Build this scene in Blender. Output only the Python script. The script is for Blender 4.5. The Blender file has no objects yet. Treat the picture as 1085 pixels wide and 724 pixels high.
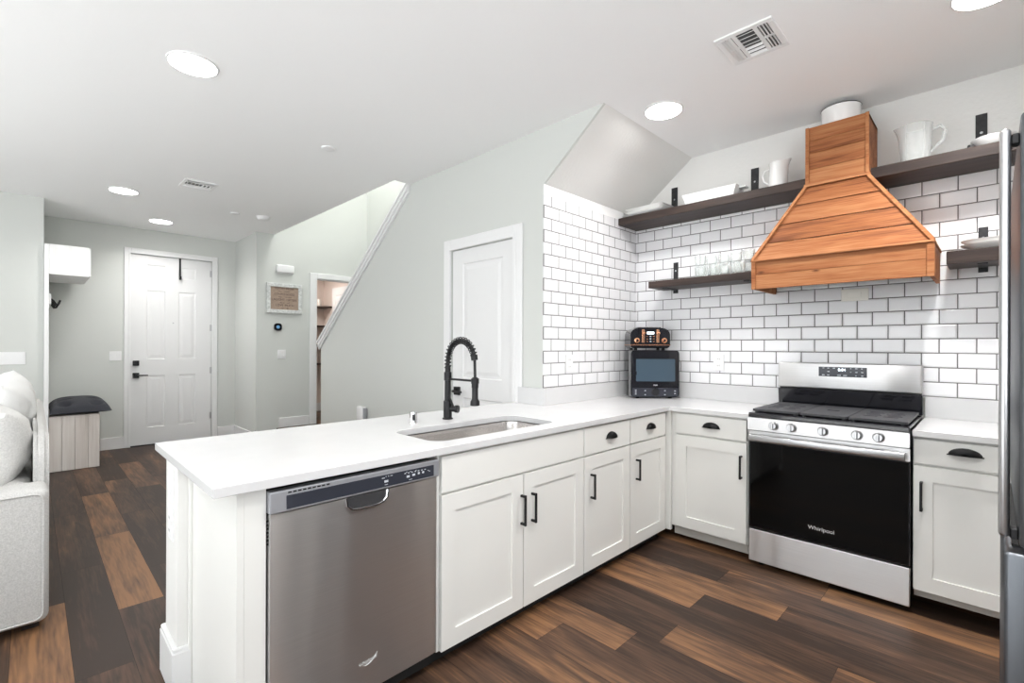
import bpy, bmesh, math, random
from mathutils import Vector, Matrix, noise
R = math.radians
rnd = random.Random(7)
S = bpy.context.scene
COL = S.collection

# ------------------------------------------------------------------ camera, world, lights, exposure
CH = 1.325
cam = bpy.data.cameras.new('camera'); camo = bpy.data.objects.new('camera', cam); COL.objects.link(camo)
cam.sensor_width = 36; cam.lens = 36*509.5/1085; cam.shift_y = 4.8/1085; cam.clip_start = .02
camo.matrix_world = Matrix.Translation((0, 0, CH)) @ Matrix.Rotation(R(45), 4, 'Z') @ Matrix.Rotation(R(90), 4, 'X') @ Matrix.Rotation(R(.2), 4, 'Z')
S.camera = camo
S.view_settings.view_transform = 'Standard'; S.view_settings.look = 'None'
S.view_settings.exposure = 0.25; S.view_settings.gamma = 1; S.view_settings.use_curve_mapping = False
CAN_W = 10; FILL_W = 105; SUN_W = 14; WORLD = 1.2; CAN_E = 20
w = bpy.data.worlds.new('world'); S.world = w; w.use_nodes = True
bg = w.node_tree.nodes['Background']; bg.inputs[0].default_value = (.90, .95, 1, 1); bg.inputs[1].default_value = WORLD
S.cycles.max_bounces = 24; S.cycles.diffuse_bounces = 7; S.cycles.transmission_bounces = 24
S.cycles.sample_clamp_indirect = 6; S.cycles.use_denoising = True
S.cycles.transparent_max_bounces = 40
S.cycles.caustics_reflective = False; S.cycles.caustics_refractive = False

def area_light(name, loc, target, sx, sy, power, color=(1, 1, 1), spread=180):
    l = bpy.data.lights.new(name, 'AREA'); l.shape = 'RECTANGLE'; l.size = sx; l.size_y = sy; l.energy = power; l.color = color; l.spread = R(spread)
    o = bpy.data.objects.new(name, l); COL.objects.link(o); o.location = loc
    o.rotation_euler = (Vector(target)-Vector(loc)).to_track_quat('-Z', 'Y').to_euler(); return o
# added fill lamps: two aimed up from unseen windows, one over the stairs
area_light('window_fill', (-2.6, -4.93, 1.45), (-2.6, -3.6, 3.6), 4.6, 2.1, FILL_W, (.95, .98, 1))
area_light('window_fill', (1.93, -1.2, 1.45), (.9, -1.0, 3.6), 3.8, 2.1, FILL_W*1.35, (.97, .985, 1))
area_light('stairwell_fill', (-5.4, 3.0, 5.1), (-5.4, 3.05, 0), 2.2, .8, 62, (1, 1, .99))  # unseen lamp added to brighten the stairwell
sun = bpy.data.lights.new('sun', 'SUN'); sun.energy = SUN_W; sun.angle = R(1.5); sun.color = (.98, .99, 1)
suno = bpy.data.objects.new('sun', sun); COL.objects.link(suno); suno.rotation_euler = Vector((-.10, .82, -.60)).to_track_quat('-Z', 'Y').to_euler()  # sun added to strike the rug and bounce light upward
area_light('closet_fill', (-7.6, 2.95, 2.55), (-7.6, 2.96, 0), .3, .3, 9, (1, .95, .9))  # unseen lamp added to brighten the closet

# ------------------------------------------------------------------ materials
def nt(name):
    m = bpy.data.materials.new(name); m.use_nodes = True
    t = m.node_tree; b = t.nodes['Principled BSDF']; return m, t, b
def N(t, k, **kw):
    n = t.nodes.new(k)
    for a, v in kw.items():
        if a.startswith('_'): setattr(n, a[1:], v)
    return n
def mat(name, col, rough=.5, metal=0, bump=0, bscale=60, var=0, vscale=8, stretch=(1, 1, 1), coat=0, spec=.5, emit=0, trans=0, ior=1.45):
    m, t, b = nt(name)
    b.inputs['Roughness'].default_value = rough; b.inputs['Metallic'].default_value = metal
    b.inputs['Specular IOR Level'].default_value = spec; b.inputs['Coat Weight'].default_value = coat
    b.inputs['IOR'].default_value = ior; b.inputs['Transmission Weight'].default_value = trans
    tc = N(t, 'ShaderNodeTexCoord'); mp = N(t, 'ShaderNodeMapping'); mp.inputs['Scale'].default_value = stretch
    t.links.new(tc.outputs['Object'], mp.inputs[0])
    n = N(t, 'ShaderNodeTexNoise'); n.inputs['Scale'].default_value = vscale; n.inputs['Detail'].default_value = 4
    t.links.new(mp.outputs[0], n.inputs['Vector'])
    r = N(t, 'ShaderNodeValToRGB'); c = Vector(col)
    r.color_ramp.elements[0].color = (*(c*(1-var)), 1); r.color_ramp.elements[1].color = (*[min(1, x) for x in c*(1+var)], 1)
    r.color_ramp.elements[0].position = .3; r.color_ramp.elements[1].position = .7
    t.links.new(n.outputs[0], r.inputs[0]); t.links.new(r.outputs[0], b.inputs['Base Color'])
    if emit:
        b.inputs['Emission Strength'].default_value = emit; b.inputs['Emission Color'].default_value = (*col, 1)
    if bump:
        n2 = N(t, 'ShaderNodeTexNoise'); n2.inputs['Scale'].default_value = bscale; n2.inputs['Detail'].default_value = 3
        t.links.new(mp.outputs[0], n2.inputs['Vector'])
        bp = N(t, 'ShaderNodeBump'); bp.inputs['Strength'].default_value = bump; bp.inputs['Distance'].default_value = .004
        t.links.new(n2.outputs[0], bp.inputs['Height']); t.links.new(bp.outputs[0], b.inputs['Normal'])
    return m
M = {}
M['wall'] = mat('wall_paint', (.60, .615, .59), .85, bump=.12, bscale=90)
M['kwall'] = mat('kitchen_wall_paint', (.76, .755, .735), .85, bump=.5, bscale=45)
M['ceil'] = mat('ceiling_paint', (.91, .91, .91), .9, bump=.1, bscale=80)
M['closet'] = mat('closet_paint', (.72, .63, .58), .85)
M['trim'] = mat('white_trim_paint', (.77, .77, .77), .45)
M['door'] = mat('white_door_paint', (.74, .74, .74), .4)
M['cab'] = mat('cabinet_paint', (.77, .768, .742), .42, var=.01, vscale=3)
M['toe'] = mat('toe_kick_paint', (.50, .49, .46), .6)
M['quartz'] = mat('white_quartz', (.64, .64, .645), .2, var=.015, vscale=9)
M['black'] = mat('matte_black_metal', (.014, .014, .015), .38, metal=.3)
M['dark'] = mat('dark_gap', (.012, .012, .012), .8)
M['iron'] = mat('black_iron', (.03, .03, .032), .55, metal=.4, var=.3, vscale=40)
M['castiron'] = mat('cast_iron_grate', (.042, .042, .047), .55, bump=.15, bscale=200)
M['enamel'] = mat('black_enamel', (.012, .012, .016), .15, coat=.5)
M['glassblack'] = mat('black_glass', (.003, .003, .003), .05, spec=.22)
M['steel'] = mat('brushed_steel', (.64, .635, .635), .24, metal=1, bump=.05, bscale=1, var=.04, vscale=1, stretch=(3, 3, 420))
def brushed(m, rough, an):
    t = M[m].node_tree; b = t.nodes['Principled BSDF']; b.inputs['Roughness'].default_value = rough; b.inputs['Anisotropic'].default_value = an; b.inputs['Anisotropic Rotation'].default_value = .25
    tc = N(t, 'ShaderNodeTexCoord'); mp = N(t, 'ShaderNodeMapping'); mp.inputs['Scale'].default_value = (6, 6, .5); t.links.new(tc.outputs['Object'], mp.inputs[0])
    n = N(t, 'ShaderNodeTexNoise'); n.inputs['Scale'].default_value = 1; n.inputs['Detail'].default_value = 1; t.links.new(mp.outputs[0], n.inputs['Vector'])
    bp = N(t, 'ShaderNodeBump'); bp.inputs['Strength'].default_value = .6; bp.inputs['Distance'].default_value = .012; t.links.new(n.outputs[0], bp.inputs['Height'])
    old = b.inputs['Normal'].links[0].from_node; t.links.new(bp.outputs[0], old.inputs['Normal'])
    tg = N(t, 'ShaderNodeTangent', _direction_type='RADIAL', _axis='Z'); t.links.new(tg.outputs[0], b.inputs['Tangent'])
brushed('steel', .34, .85)
M['steel2'] = mat('steel_trim', (.50, .50, .51), .3, metal=1)
M['fridge'] = mat('fridge_steel', (.15, .16, .175), .38, metal=1, bump=.04, bscale=1, stretch=(3, 3, 300))
M['sinksteel'] = mat('sink_steel', (.66, .63, .61), .27, metal=1, bump=.03, bscale=1, stretch=(200, 3, 3))
M['chrome'] = mat('chrome', (.85, .85, .86), .08, metal=1)
M['greyplastic'] = mat('grey_plastic', (.40, .41, .44), .35, metal=.5)
M['pocket'] = mat('pocket_painted_shade', (.045, .045, .048), .25)
M['console'] = mat('dark_console', (.035, .038, .05), .12)
M['white'] = mat('white_plastic', (.82, .82, .82), .4)
M['cream'] = mat('cream_plastic', (.86, .84, .78), .4)
M['ceramic'] = mat('white_ceramic', (.86, .86, .85), .15)
M['glass'] = mat('clear_glass', (.80, .82, .82), .0, trans=1, ior=1.22)
M['pglass'] = mat('pressed_glass', (.86, .87, .87), .05, trans=.85, ior=1.3, bump=.6, bscale=70)
M['bglass'] = mat('microwave_window_glass', (.06, .09, .12), .05)
M['copper'] = mat('copper', (.80, .42, .25), .25, metal=1)
M['cushion'] = mat('charcoal_fabric', (.028, .029, .036), .9, bump=.5, bscale=260)
M['sofa'] = mat('pale_grey_upholstery', (.56, .555, .54), .95, bump=.9, bscale=330, var=.14, vscale=190)
M['pillow'] = mat('light_pillow_fabric', (.66, .655, .64), .95, bump=.9, bscale=240, var=.10, vscale=120)
M['pillow_white'] = mat('white_pillow_fabric', (.80, .80, .79), .95, bump=.5, bscale=120)
M['light'] = mat('led_diffuser', (1, .985, .96), .5, emit=CAN_E)
M['led'] = mat('lit_display', (.35, .6, 1), .5, emit=3)
M['ledwhite'] = mat('lit_digits', (.85, .93, 1), .5, emit=2.5)
M['mark'] = mat('printed_marks', (.55, .58, .62), .5)
M['logo'] = mat('silver_lettering', (.75, .75, .75), .35)
M['tan'] = mat('tan_sign_board', (.36, .27, .21), .8, var=.12, vscale=30)
M['signink'] = mat('dark_sign_ink', (.09, .055, .045), .8)
M['distress'] = mat('distressed_white_frame', (.60, .61, .60), .7, var=.22, vscale=50, stretch=(1, 1, 1))
M['vent_dark'] = mat('vent_shadow', (.11, .11, .11), .8)
M['candle'] = mat('cream_jar', (.78, .74, .69), .4)
M['terminal'] = mat('blue_lit_face', (.10, .22, .36), .2, emit=.5)

def thin_glass(m, white, gloss):
    t = M[m].node_tree; b = t.nodes['Principled BSDF']; L = t.links.new; out = t.nodes['Material Output']
    b.inputs['Transmission Weight'].default_value = 0; b.inputs['Roughness'].default_value = .03
    tr = N(t, 'ShaderNodeBsdfTransparent'); tr.inputs[0].default_value = (.985, .995, .99, 1)
    fr = N(t, 'ShaderNodeLayerWeight'); fr.inputs['Blend'].default_value = .4
    mr = N(t, 'ShaderNodeMapRange'); mr.inputs[3].default_value = white; mr.inputs[4].default_value = gloss; L(fr.outputs['Facing'], mr.inputs[0])
    mx = N(t, 'ShaderNodeMixShader'); L(mr.outputs[0], mx.inputs[0]); L(tr.outputs[0], mx.inputs[1]); L(b.outputs[0], mx.inputs[2]); L(mx.outputs[0], out.inputs['Surface'])
thin_glass('glass', .06, .6); thin_glass('pglass', .22, .6)
def wood_attr(name, dark, mid, lite, rough, gscale=(1.2, 14, 14), coat=0, knots=.0, amp=(.75, 1.1, .55)):
    """planks: face attributes 'tone' and 'seed' choose each board's colour and grain"""
    m, t, b = nt(name); L = t.links.new
    b.inputs['Roughness'].default_value = rough; b.inputs['Specular IOR Level'].default_value = .2; b.inputs['Coat Weight'].default_value = coat; b.inputs['Coat Roughness'].default_value = .3
    tc = N(t, 'ShaderNodeTexCoord')
    at = N(t, 'ShaderNodeAttribute', _attribute_name='tone'); se = N(t, 'ShaderNodeAttribute', _attribute_name='seed')
    mul = N(t, 'ShaderNodeVectorMath', _operation='MULTIPLY_ADD'); L(se.outputs['Fac'], mul.inputs[0]); mul.inputs[1].default_value = (37, 19, 11); L(tc.outputs['Object'], mul.inputs[2])
    mp = N(t, 'ShaderNodeMapping'); mp.inputs['Scale'].default_value = gscale; L(mul.outputs[0], mp.inputs[0])
    n1 = N(t, 'ShaderNodeTexNoise'); n1.inputs['Scale'].default_value = 1.0; n1.inputs['Detail'].default_value = 6; n1.inputs['Distortion'].default_value = 1.2; L(mp.outputs[0], n1.inputs['Vector'])
    mp2 = N(t, 'ShaderNodeMapping'); mp2.inputs['Scale'].default_value = [g*.28 for g in gscale]; L(mul.outputs[0], mp2.inputs[0])
    n2 = N(t, 'ShaderNodeTexNoise'); n2.inputs['Scale'].default_value = 1.0; n2.inputs['Detail'].default_value = 2; n2.inputs['Distortion'].default_value = .6; L(mp2.outputs[0], n2.inputs['Vector'])
    mp3 = N(t, 'ShaderNodeMapping'); mp3.inputs['Scale'].default_value = [gscale[i]*(3 if gscale[i] < 4 else 6) for i in range(3)]; L(mul.outputs[0], mp3.inputs[0])
    n3 = N(t, 'ShaderNodeTexNoise'); n3.inputs['Scale'].default_value = 1.0; n3.inputs['Detail'].default_value = 3; L(mp3.outputs[0], n3.inputs['Vector'])
    def ma(op, a, bb, clamp=False):
        n = N(t, 'ShaderNodeMath', _operation=op); n.use_clamp = clamp
        for i, v in enumerate((a, bb)):
            if isinstance(v, (int, float)): n.inputs[i].default_value = v
            else: L(v, n.inputs[i])
        return n.outputs[0]
    s = ma('ADD', at.outputs['Fac'], ma('MULTIPLY', ma('SUBTRACT', n1.outputs[0], .5), amp[0]))
    s = ma('ADD', s, ma('MULTIPLY', ma('SUBTRACT', n2.outputs[0], .5), amp[1]))
    s = ma('ADD', s, ma('MULTIPLY', ma('SUBTRACT', n3.outputs[0], .5), amp[2]), True)
    r = N(t, 'ShaderNodeValToRGB'); e = r.color_ramp.elements
    e[0].color = (*dark, 1); e[0].position = .05; e[1].color = (*lite, 1); e[1].position = .95
    k = e.new(.45); k.color = (*mid, 1)
    L(s, r.inputs[0])
    col = r.outputs[0]
    if knots:
        v = N(t, 'ShaderNodeTexVoronoi'); v.inputs['Scale'].default_value = 1
        mp4 = N(t, 'ShaderNodeMapping'); mp4.inputs['Scale'].default_value = [3.2 if g < 4 else 7 for g in gscale]; L(mul.outputs[0], mp4.inputs[0]); L(mp4.outputs[0], v.inputs['Vector'])
        kr = N(t, 'ShaderNodeValToRGB'); kr.color_ramp.elements[0].position = .02; kr.color_ramp.elements[0].color = (knots, knots, knots, 1); kr.color_ramp.elements[1].position = .09; kr.color_ramp.elements[1].color = (0, 0, 0, 1)
        L(v.outputs['Distance'], kr.inputs[0])
        mx = N(t, 'ShaderNodeMixRGB'); L(kr.outputs[0], mx.inputs[0]); L(col, mx.inputs[1]); mx.inputs[2].default_value = (*[d*.6 for d in dark], 1); col = mx.outputs[0]
    L(col, b.inputs['Base Color'])
    bp = N(t, 'ShaderNodeBump'); bp.inputs['Strength'].default_value = .12; bp.inputs['Distance'].default_value = .002; L(n3.outputs[0], bp.inputs['Height']); L(bp.outputs[0], b.inputs['Normal'])
    return m
M['floor'] = wood_attr('plank_floor', (.034, .021, .0155), (.085, .048, .031), (.25, .128, .062), .45, (2.0, 16, 16), knots=.55, amp=(1.0, 1.3, .75))
M['hood'] = wood_attr('orange_cedar', (.15, .048, .018), (.32, .118, .045), (.44, .20, .088), .6, (2.2, 30, 30), knots=.9, amp=(1.1, 1.2, 1.0))
M['shelf'] = wood_attr('dark_walnut', (.018, .013, .012), (.038, .027, .024), (.085, .058, .048), .45, (2, 22, 22))
M['whitewash'] = wood_attr('whitewashed_boards', (.46, .41, .37), (.60, .55, .51), (.72, .68, .64), .65, (22, 22, 1.3), knots=.5)
M['oldwhite'] = wood_attr('white_grained_laminate', (.72, .72, .70), (.80, .80, .79), (.84, .84, .84), .5, (22, 22, 1.3))

def tile_mat(name, axis, x0, z0, bw, rh):
    m, t, b = nt(name); L = t.links.new
    tc = N(t, 'ShaderNodeTexCoord'); sp = N(t, 'ShaderNodeSeparateXYZ'); cb = N(t, 'ShaderNodeCombineXYZ')
    L(tc.outputs['Object'], sp.inputs[0])
    a1 = N(t, 'ShaderNodeMath', _operation='SUBTRACT'); L(sp.outputs[axis], a1.inputs[0]); a1.inputs[1].default_value = x0+bw/2
    a2 = N(t, 'ShaderNodeMath', _operation='SUBTRACT'); L(sp.outputs[2], a2.inputs[0]); a2.inputs[1].default_value = z0
    L(a1.outputs[0], cb.inputs[0]); L(a2.outputs[0], cb.inputs[1])
    def brick(mort, smooth):
        k = N(t, 'ShaderNodeTexBrick'); k.offset = .5; k.offset_frequency = 2
        k.inputs['Scale'].default_value = 1; k.inputs['Mortar Size'].default_value = mort; k.inputs['Mortar Smooth'].default_value = smooth
        k.inputs['Brick Width'].default_value = bw; k.inputs['Row Height'].default_value = rh; k.inputs['Bias'].default_value = 0
        L(cb.outputs[0], k.inputs['Vector']); return k
    k = brick(.0029, .05)
    k.inputs['Color1'].default_value = (.84, .84, .855, 1); k.inputs['Color2'].default_value = (.81, .81, .83, 1); k.inputs['Mortar'].default_value = (.13, .125, .125, 1)
    L(k.outputs['Color'], b.inputs['Base Color'])
    rr = N(t, 'ShaderNodeMapRange'); L(k.outputs['Fac'], rr.inputs[0]); rr.inputs[3].default_value = .12; rr.inputs[4].default_value = .85; L(rr.outputs[0], b.inputs['Roughness'])
    k2 = brick(.012, 1.0)
    bp = N(t, 'ShaderNodeBump'); bp.invert = True; bp.inputs['Strength'].default_value = .55; bp.inputs['Distance'].default_value = .0035; L(k2.outputs['Fac'], bp.inputs['Height'])
    L(bp.outputs[0], b.inputs['Normal'])
    return m
M['tile_back'] = tile_mat('subway_tile', 0, -1.712, 1.038, .157, .0845)
M['tile_side'] = tile_mat('subway_tile_side', 1, 2.67, 1.036, .1605, .0845)

# ------------------------------------------------------------------ mesh helpers
def obj(name, bm, m, parent=None, loc=None, rot=None, smooth=None):
    me = bpy.data.meshes.new(name); bmesh.ops.recalc_face_normals(bm, faces=bm.faces); bm.to_mesh(me); bm.free()
    for x in (m if isinstance(m, (list, tuple)) else [m]): me.materials.append(M[x])
    o = bpy.data.objects.new(name, me); COL.objects.link(o)
    if parent: o.parent = parent
    if loc: o.location = loc
    if rot: o.rotation_euler = rot
    if smooth is None: me.polygons.foreach_set('use_smooth', [False]*len(me.polygons))
    else:
        me.polygons.foreach_set('use_smooth', [True]*len(me.polygons)); me.set_sharp_from_angle(angle=R(smooth))
    return o
def box(bm, x0, x1, y0, y1, z0, z1, bev=0, seg=2, mi=0):
    v = [bm.verts.new((x, y, z)) for x in (x0, x1) for y in (y0, y1) for z in (z0, z1)]
    fs = [bm.faces.new([v[i] for i in q]) for q in ((0, 1, 3, 2), (4, 6, 7, 5), (0, 4, 5, 1), (2, 3, 7, 6), (0, 2, 6, 4), (1, 5, 7, 3))]
    for f in fs: f.material_index = mi
    if bev:
        es = list({e for f in fs for e in f.edges})
        bmesh.ops.bevel(bm, geom=es, offset=bev, segments=seg, profile=.5, affect='EDGES', clamp_overlap=True)
    return fs
def BX(*a, **k):
    bm = bmesh.new(); box(bm, *a, **k); return bm
def prism(bm, pts, ax, a0, a1, bev=0):
    """polygon pts in the two other axes, extruded along ax from a0 to a1"""
    def P(u, v, a): return {0: (a, u, v), 1: (u, a, v), 2: (u, v, a)}[ax]
    A = [bm.verts.new(P(u, v, a0)) for u, v in pts]; B = [bm.verts.new(P(u, v, a1)) for u, v in pts]
    n = len(pts); fs = [bm.faces.new(A), bm.faces.new(B[::-1])]
    for i in range(n): fs.append(bm.faces.new((A[i], A[(i+1) % n], B[(i+1) % n], B[i])))
    if bev:
        bmesh.ops.recalc_face_normals(bm, faces=fs)
        bmesh.ops.bevel(bm, geom=list({e for f in fs for e in f.edges}), offset=bev, segments=2, affect='EDGES', clamp_overlap=True)
    return fs
def PR(*a, **k):
    bm = bmesh.new(); prism(bm, *a, **k); return bm
def lathe(bm, prof, c=(0, 0, 0), seg=32, a0=0, a1=360, axis='Z', cap=True):
    full = abs(a1-a0) >= 359.9; rings = []
    for r, z in prof:
        ring = []
        for i in range(seg if full else seg+1):
            a = R(a0+(a1-a0)*i/seg); x, y = r*math.cos(a), r*math.sin(a)
            p = {'Z': (x, y, z), 'Y': (x, z, y), 'X': (z, x, y)}[axis]
            ring.append(bm.verts.new((c[0]+p[0], c[1]+p[1], c[2]+p[2])))
        rings.append(ring)
    m = len(rings[0])
    for A, B in zip(rings, rings[1:]):
        for i in range(m if full else m-1): bm.faces.new((A[i], A[(i+1) % m], B[(i+1) % m], B[i]))
    if cap:
        for ring, (r, z) in ((rings[0], prof[0]), (rings[-1], prof[-1])):
            if r > 1e-5:
                try: bm.faces.new(ring)
                except ValueError: pass
    bmesh.ops.remove_doubles(bm, verts=[v for r_ in rings for v in r_], dist=1e-6)
def LA(*a, **k):
    bm = bmesh.new(); lathe(bm, *a, **k); return bm
def tube(bm, pts, r, seg=10, cap=True):
    pts = [Vector(p) for p in pts]; rs = r if isinstance(r, (list, tuple)) else [r]*len(pts)
    t = (pts[1]-pts[0]).normalized(); u = t.orthogonal().normalized(); rings = []
    for i, p in enumerate(pts):
        d = (pts[min(i+1, len(pts)-1)]-pts[max(i-1, 0)]).normalized()
        q = t.rotation_difference(d); u = (q @ u).normalized(); t = d; v = t.cross(u)
        rings.append([bm.verts.new(p+rs[i]*(math.cos(2*math.pi*k/seg)*u+math.sin(2*math.pi*k/seg)*v)) for k in range(seg)])
    for A, B in zip(rings, rings[1:]):
        for i in range(seg): bm.faces.new((A[i], A[(i+1) % seg], B[(i+1) % seg], B[i]))
    if cap: bm.faces.new(rings[0][::-1]); bm.faces.new(rings[-1])
def TU(*a, **k):
    bm = bmesh.new(); tube(bm, *a, **k); return bm
def rrect(x0, x1, y0, y1, r, seg=6):
    p = []
    for cx, cy, a in ((x1-r, y1-r, 0), (x0+r, y1-r, 90), (x0+r, y0+r, 180), (x1-r, y0+r, 270)):
        for i in range(seg+1):
            q = R(a+90*i/seg); p.append((cx+r*math.cos(q), cy+r*math.sin(q)))
    return p
def plate_mesh(loops, z0, z1, bev=0):
    """flat slab from an outline and holes (2D), via a filled curve"""
    cu = bpy.data.curves.new('outline', 'CURVE'); cu.dimensions = '2D'; cu.fill_mode = 'BOTH'
    for lp in loops:
        s = cu.splines.new('POLY'); s.points.add(len(lp)-1); s.use_cyclic_u = True
        for p, q in zip(s.points, lp): p.co = (q[0], q[1], 0, 1)
    cu.extrude = (z1-z0)/2-bev; cu.bevel_depth = bev; cu.bevel_resolution = 1; cu.offset = -bev
    o = bpy.data.objects.new('outline', cu); COL.objects.link(o)
    me = bpy.data.meshes.new_from_object(o.evaluated_get(bpy.context.evaluated_depsgraph_get()))
    bm = bmesh.new(); bm.from_mesh(me); bpy.data.objects.remove(o); bpy.data.meshes.remove(me); bpy.data.curves.remove(cu)
    bmesh.ops.translate(bm, verts=bm.verts, vec=(0, 0, (z0+z1)/2)); bmesh.ops.remove_doubles(bm, verts=bm.verts, dist=1e-5)
    return bm
def text_mesh(body, size, align='CENTER', depth=.0006):
    """lettering standing in the XZ plane, facing -Y"""
    cu = bpy.data.curves.new('lettering', 'FONT'); cu.body = body; cu.size = size; cu.extrude = depth; cu.align_x = align; cu.align_y = 'CENTER'
    o = bpy.data.objects.new('lettering', cu); COL.objects.link(o)
    me = bpy.data.meshes.new_from_object(o.evaluated_get(bpy.context.evaluated_depsgraph_get()))
    bm = bmesh.new(); bm.from_mesh(me); bpy.data.objects.remove(o); bpy.data.meshes.remove(me); bpy.data.curves.remove(cu)
    bmesh.ops.rotate(bm, verts=bm.verts, cent=(0, 0, 0), matrix=Matrix.Rotation(R(90), 3, 'X')); return bm
def fattr(o, tones):
    me = o.data; n = len(me.polygons)
    for k, i in (('tone', 0), ('seed', 1)):
        a = me.attributes.new(k, 'FLOAT', 'FACE'); a.data.foreach_set('value', [tones[min(j, len(tones)-1)][i] for j in range(n)])
def boards(name, lst, m, parent, tones, bev=.0015):
    """several boards (boxes or quads given as bm builders) in one mesh, each with its own tone"""
    bm = bmesh.new(); tl = []; lay_t = bm.faces.layers.float.new('tone'); lay_s = bm.faces.layers.float.new('seed')
    for k, f in enumerate(lst):
        before = set(bm.faces); f(bm)
        for q in bm.faces:
            if q not in before: q[lay_t] = tones[k % len(tones)]; q[lay_s] = rnd.random()*9+k
    return obj(name, bm, m, parent)
def thing(name, label, cat, loc=(0, 0, 0), rz=0, group=None):
    o = bpy.data.objects.new(name, None); COL.objects.link(o); o.empty_display_size = .05
    o.location = loc; o.rotation_euler = (0, 0, R(rz)); o['label'] = label; o['category'] = cat
    if group: o['group'] = group
    return o
def tag(o, label, cat, group=None):
    o['label'] = label; o['category'] = cat
    if group: o['group'] = group
    return o
def struct(name, bm, m, label=None):
    o = obj(name, bm, m); o['kind'] = 'structure'
    if label: o['label'] = label
    return o
def dup(root, label, loc, rz=None, group=None):
    r = root.copy(); COL.objects.link(r); r.location = loc; r['label'] = label
    if rz is not None: r.rotation_euler = (0, 0, R(rz))
    if group: r['group'] = group
    for ch in list(root.children):
        c = ch.copy(); COL.objects.link(c); c.parent = r
        for g in list(ch.children):
            d = g.copy(); COL.objects.link(d); d.parent = c
    return r

# ------------------------------------------------------------------ setting
CE = 2.838; WY = 3.74; SX = -2.2; GY = 2.511; HX = -6.94; EX = -7.87; RX = 2.0; BY = -5.0
KR = .86                                                # wall behind the fridge
# plank floor, one mesh, a tone for each plank
PW, P0, PL = .1865, .125, 1.26
known = {(1, -5): .72, (1, -4): .74, (-1, -3): .85, (3, -6): .50, (12, -2): .70, (12, -1): .16, (10, -2): .10, (10, -1): .58, (11, -2): .42,
         (9, -2): .66, (9, -1): .18, (13, -2): .60, (13, -1): .2, (14, -2): .16, (14, -1): .42, (15, -2): .34, (15, -1): .66, (16, -2): .70, (2, -3): .18, (2, -4): .2, (0, -4): .14, (0, -3): .12, (1, -3): .1, (2, -5): .25}
ends = {1: -4.345, -1: -3.367, 3: -5.6, 12: -1.084, 10: -1.056, 9: -1.16, 13: -.734, 14: -1.1, 15: -.635, 11: -.45, 16: -1.9, 0: -3.8, 2: -3.55, 8: -1.45, 7: -.75}
bm = bmesh.new(); lt = bm.faces.layers.float.new('tone'); ls = bm.faces.layers.float.new('seed')
for k in range(-28, 21):
    y0 = P0+PW*k; y1 = y0+PW; e = ends.get(k, rnd.uniform(0, PL)); n0 = math.floor((e+8.4)/PL)+1
    xs = [e+PL*j for j in range(-n0, 10)]
    for x in xs:
        a, b = max(x, -8.4), min(x+PL, RX)
        if b-a < .01: continue
        idx = None
        for (kk, jj), tv in known.items():
            if kk == k and abs((x-e)/PL-round((x-e)/PL)) < .01:
                pass
        f = bm.faces.new([bm.verts.new(p) for p in ((a+.0007, y0+.0007, 0), (b-.0007, y0+.0007, 0), (b-.0007, y1-.0007, 0), (a+.0007, y1-.0007, 0))])
        j = math.floor((x+PL/2)/PL)
        tv = {0: .12, 1: .2, 2: .3, 3: .4, 4: .62}[rnd.choices(range(5), (4, 4, 3, 2, 1.6))[0]]
        f[lt] = tv if x < -2.3 or y0 < .9 else tv+.1; f[ls] = rnd.random()*20
        f.tag = True
TONE = [(-5.0, .40, .72), (-3.7, .40, .76), (-2.6, .4, .10), (-2.9, .03, .82), (-6.2, .77, .5), (-1.4, 2.45, .72), (-.5, 2.45, .18), (-1.4, 2.08, .08), (-.5, 2.08, .6), (-1.2, 2.27, .40),
        (-1.5, 1.9, .64), (-.5, 1.9, .2), (-1.3, 2.64, .62), (-.3, 2.64, .24), (-1.5, 2.83, .15), (-.5, 2.83, .36), (-1.2, 3.0, .3), (-.3, 3.0, .68), (-1.5, 3.2, .7), (-3, .6, .16), (-4.2, .6, .14), (-5.2, .6, .22),
        (-3, .22, .12), (-4.5, .22, .16), (-1.2, 1.7, .5), (-.6, 1.7, .4), (-6.5, .4, .2), (-5.2, .8, .14), (-4, .8, .2), (-2.9, .8, .2), (-3, -.15, .3)]
for f in bm.faces:
    c = f.calc_center_median(); xs = [v.co.x for v in f.verts]; ys = [v.co.y for v in f.verts]
    for x, y, tv in TONE:
        if min(xs) < x < max(xs) and min(ys) < y < max(ys): f[lt] = tv
base = box(bm, -8.4, RX, BY, WY, -.06, -.0012)
for f in base: f.material_index = 1
struct('floor', bm, ['floor', 'dark'])
# ceiling with the open stairwell
struct('ceiling', plate_mesh([[(-8.4, BY), (RX, BY), (RX, WY+.1), (-8.4, WY+.1)], [(HX-.06, 2.345), (-3.875, 2.345), (-3.875, 3.78), (HX-.06, 3.78)]], CE, CE+.26), 'ceil')
bm = bmesh.new(); box(bm, HX, -3.85, 2.2, 3.86, 5.2, 5.3); struct('trim_1', bm, 'ceil', 'white ceiling high over the stairwell')
bm = bmesh.new(); box(bm, HX, -3.7, 2.22, 2.345, CE+.26, 5.2); box(bm, -3.875, -3.75, 2.345, 3.86, CE+.26, 5.2); struct('wall_upstairs', bm, 'wall')
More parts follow.
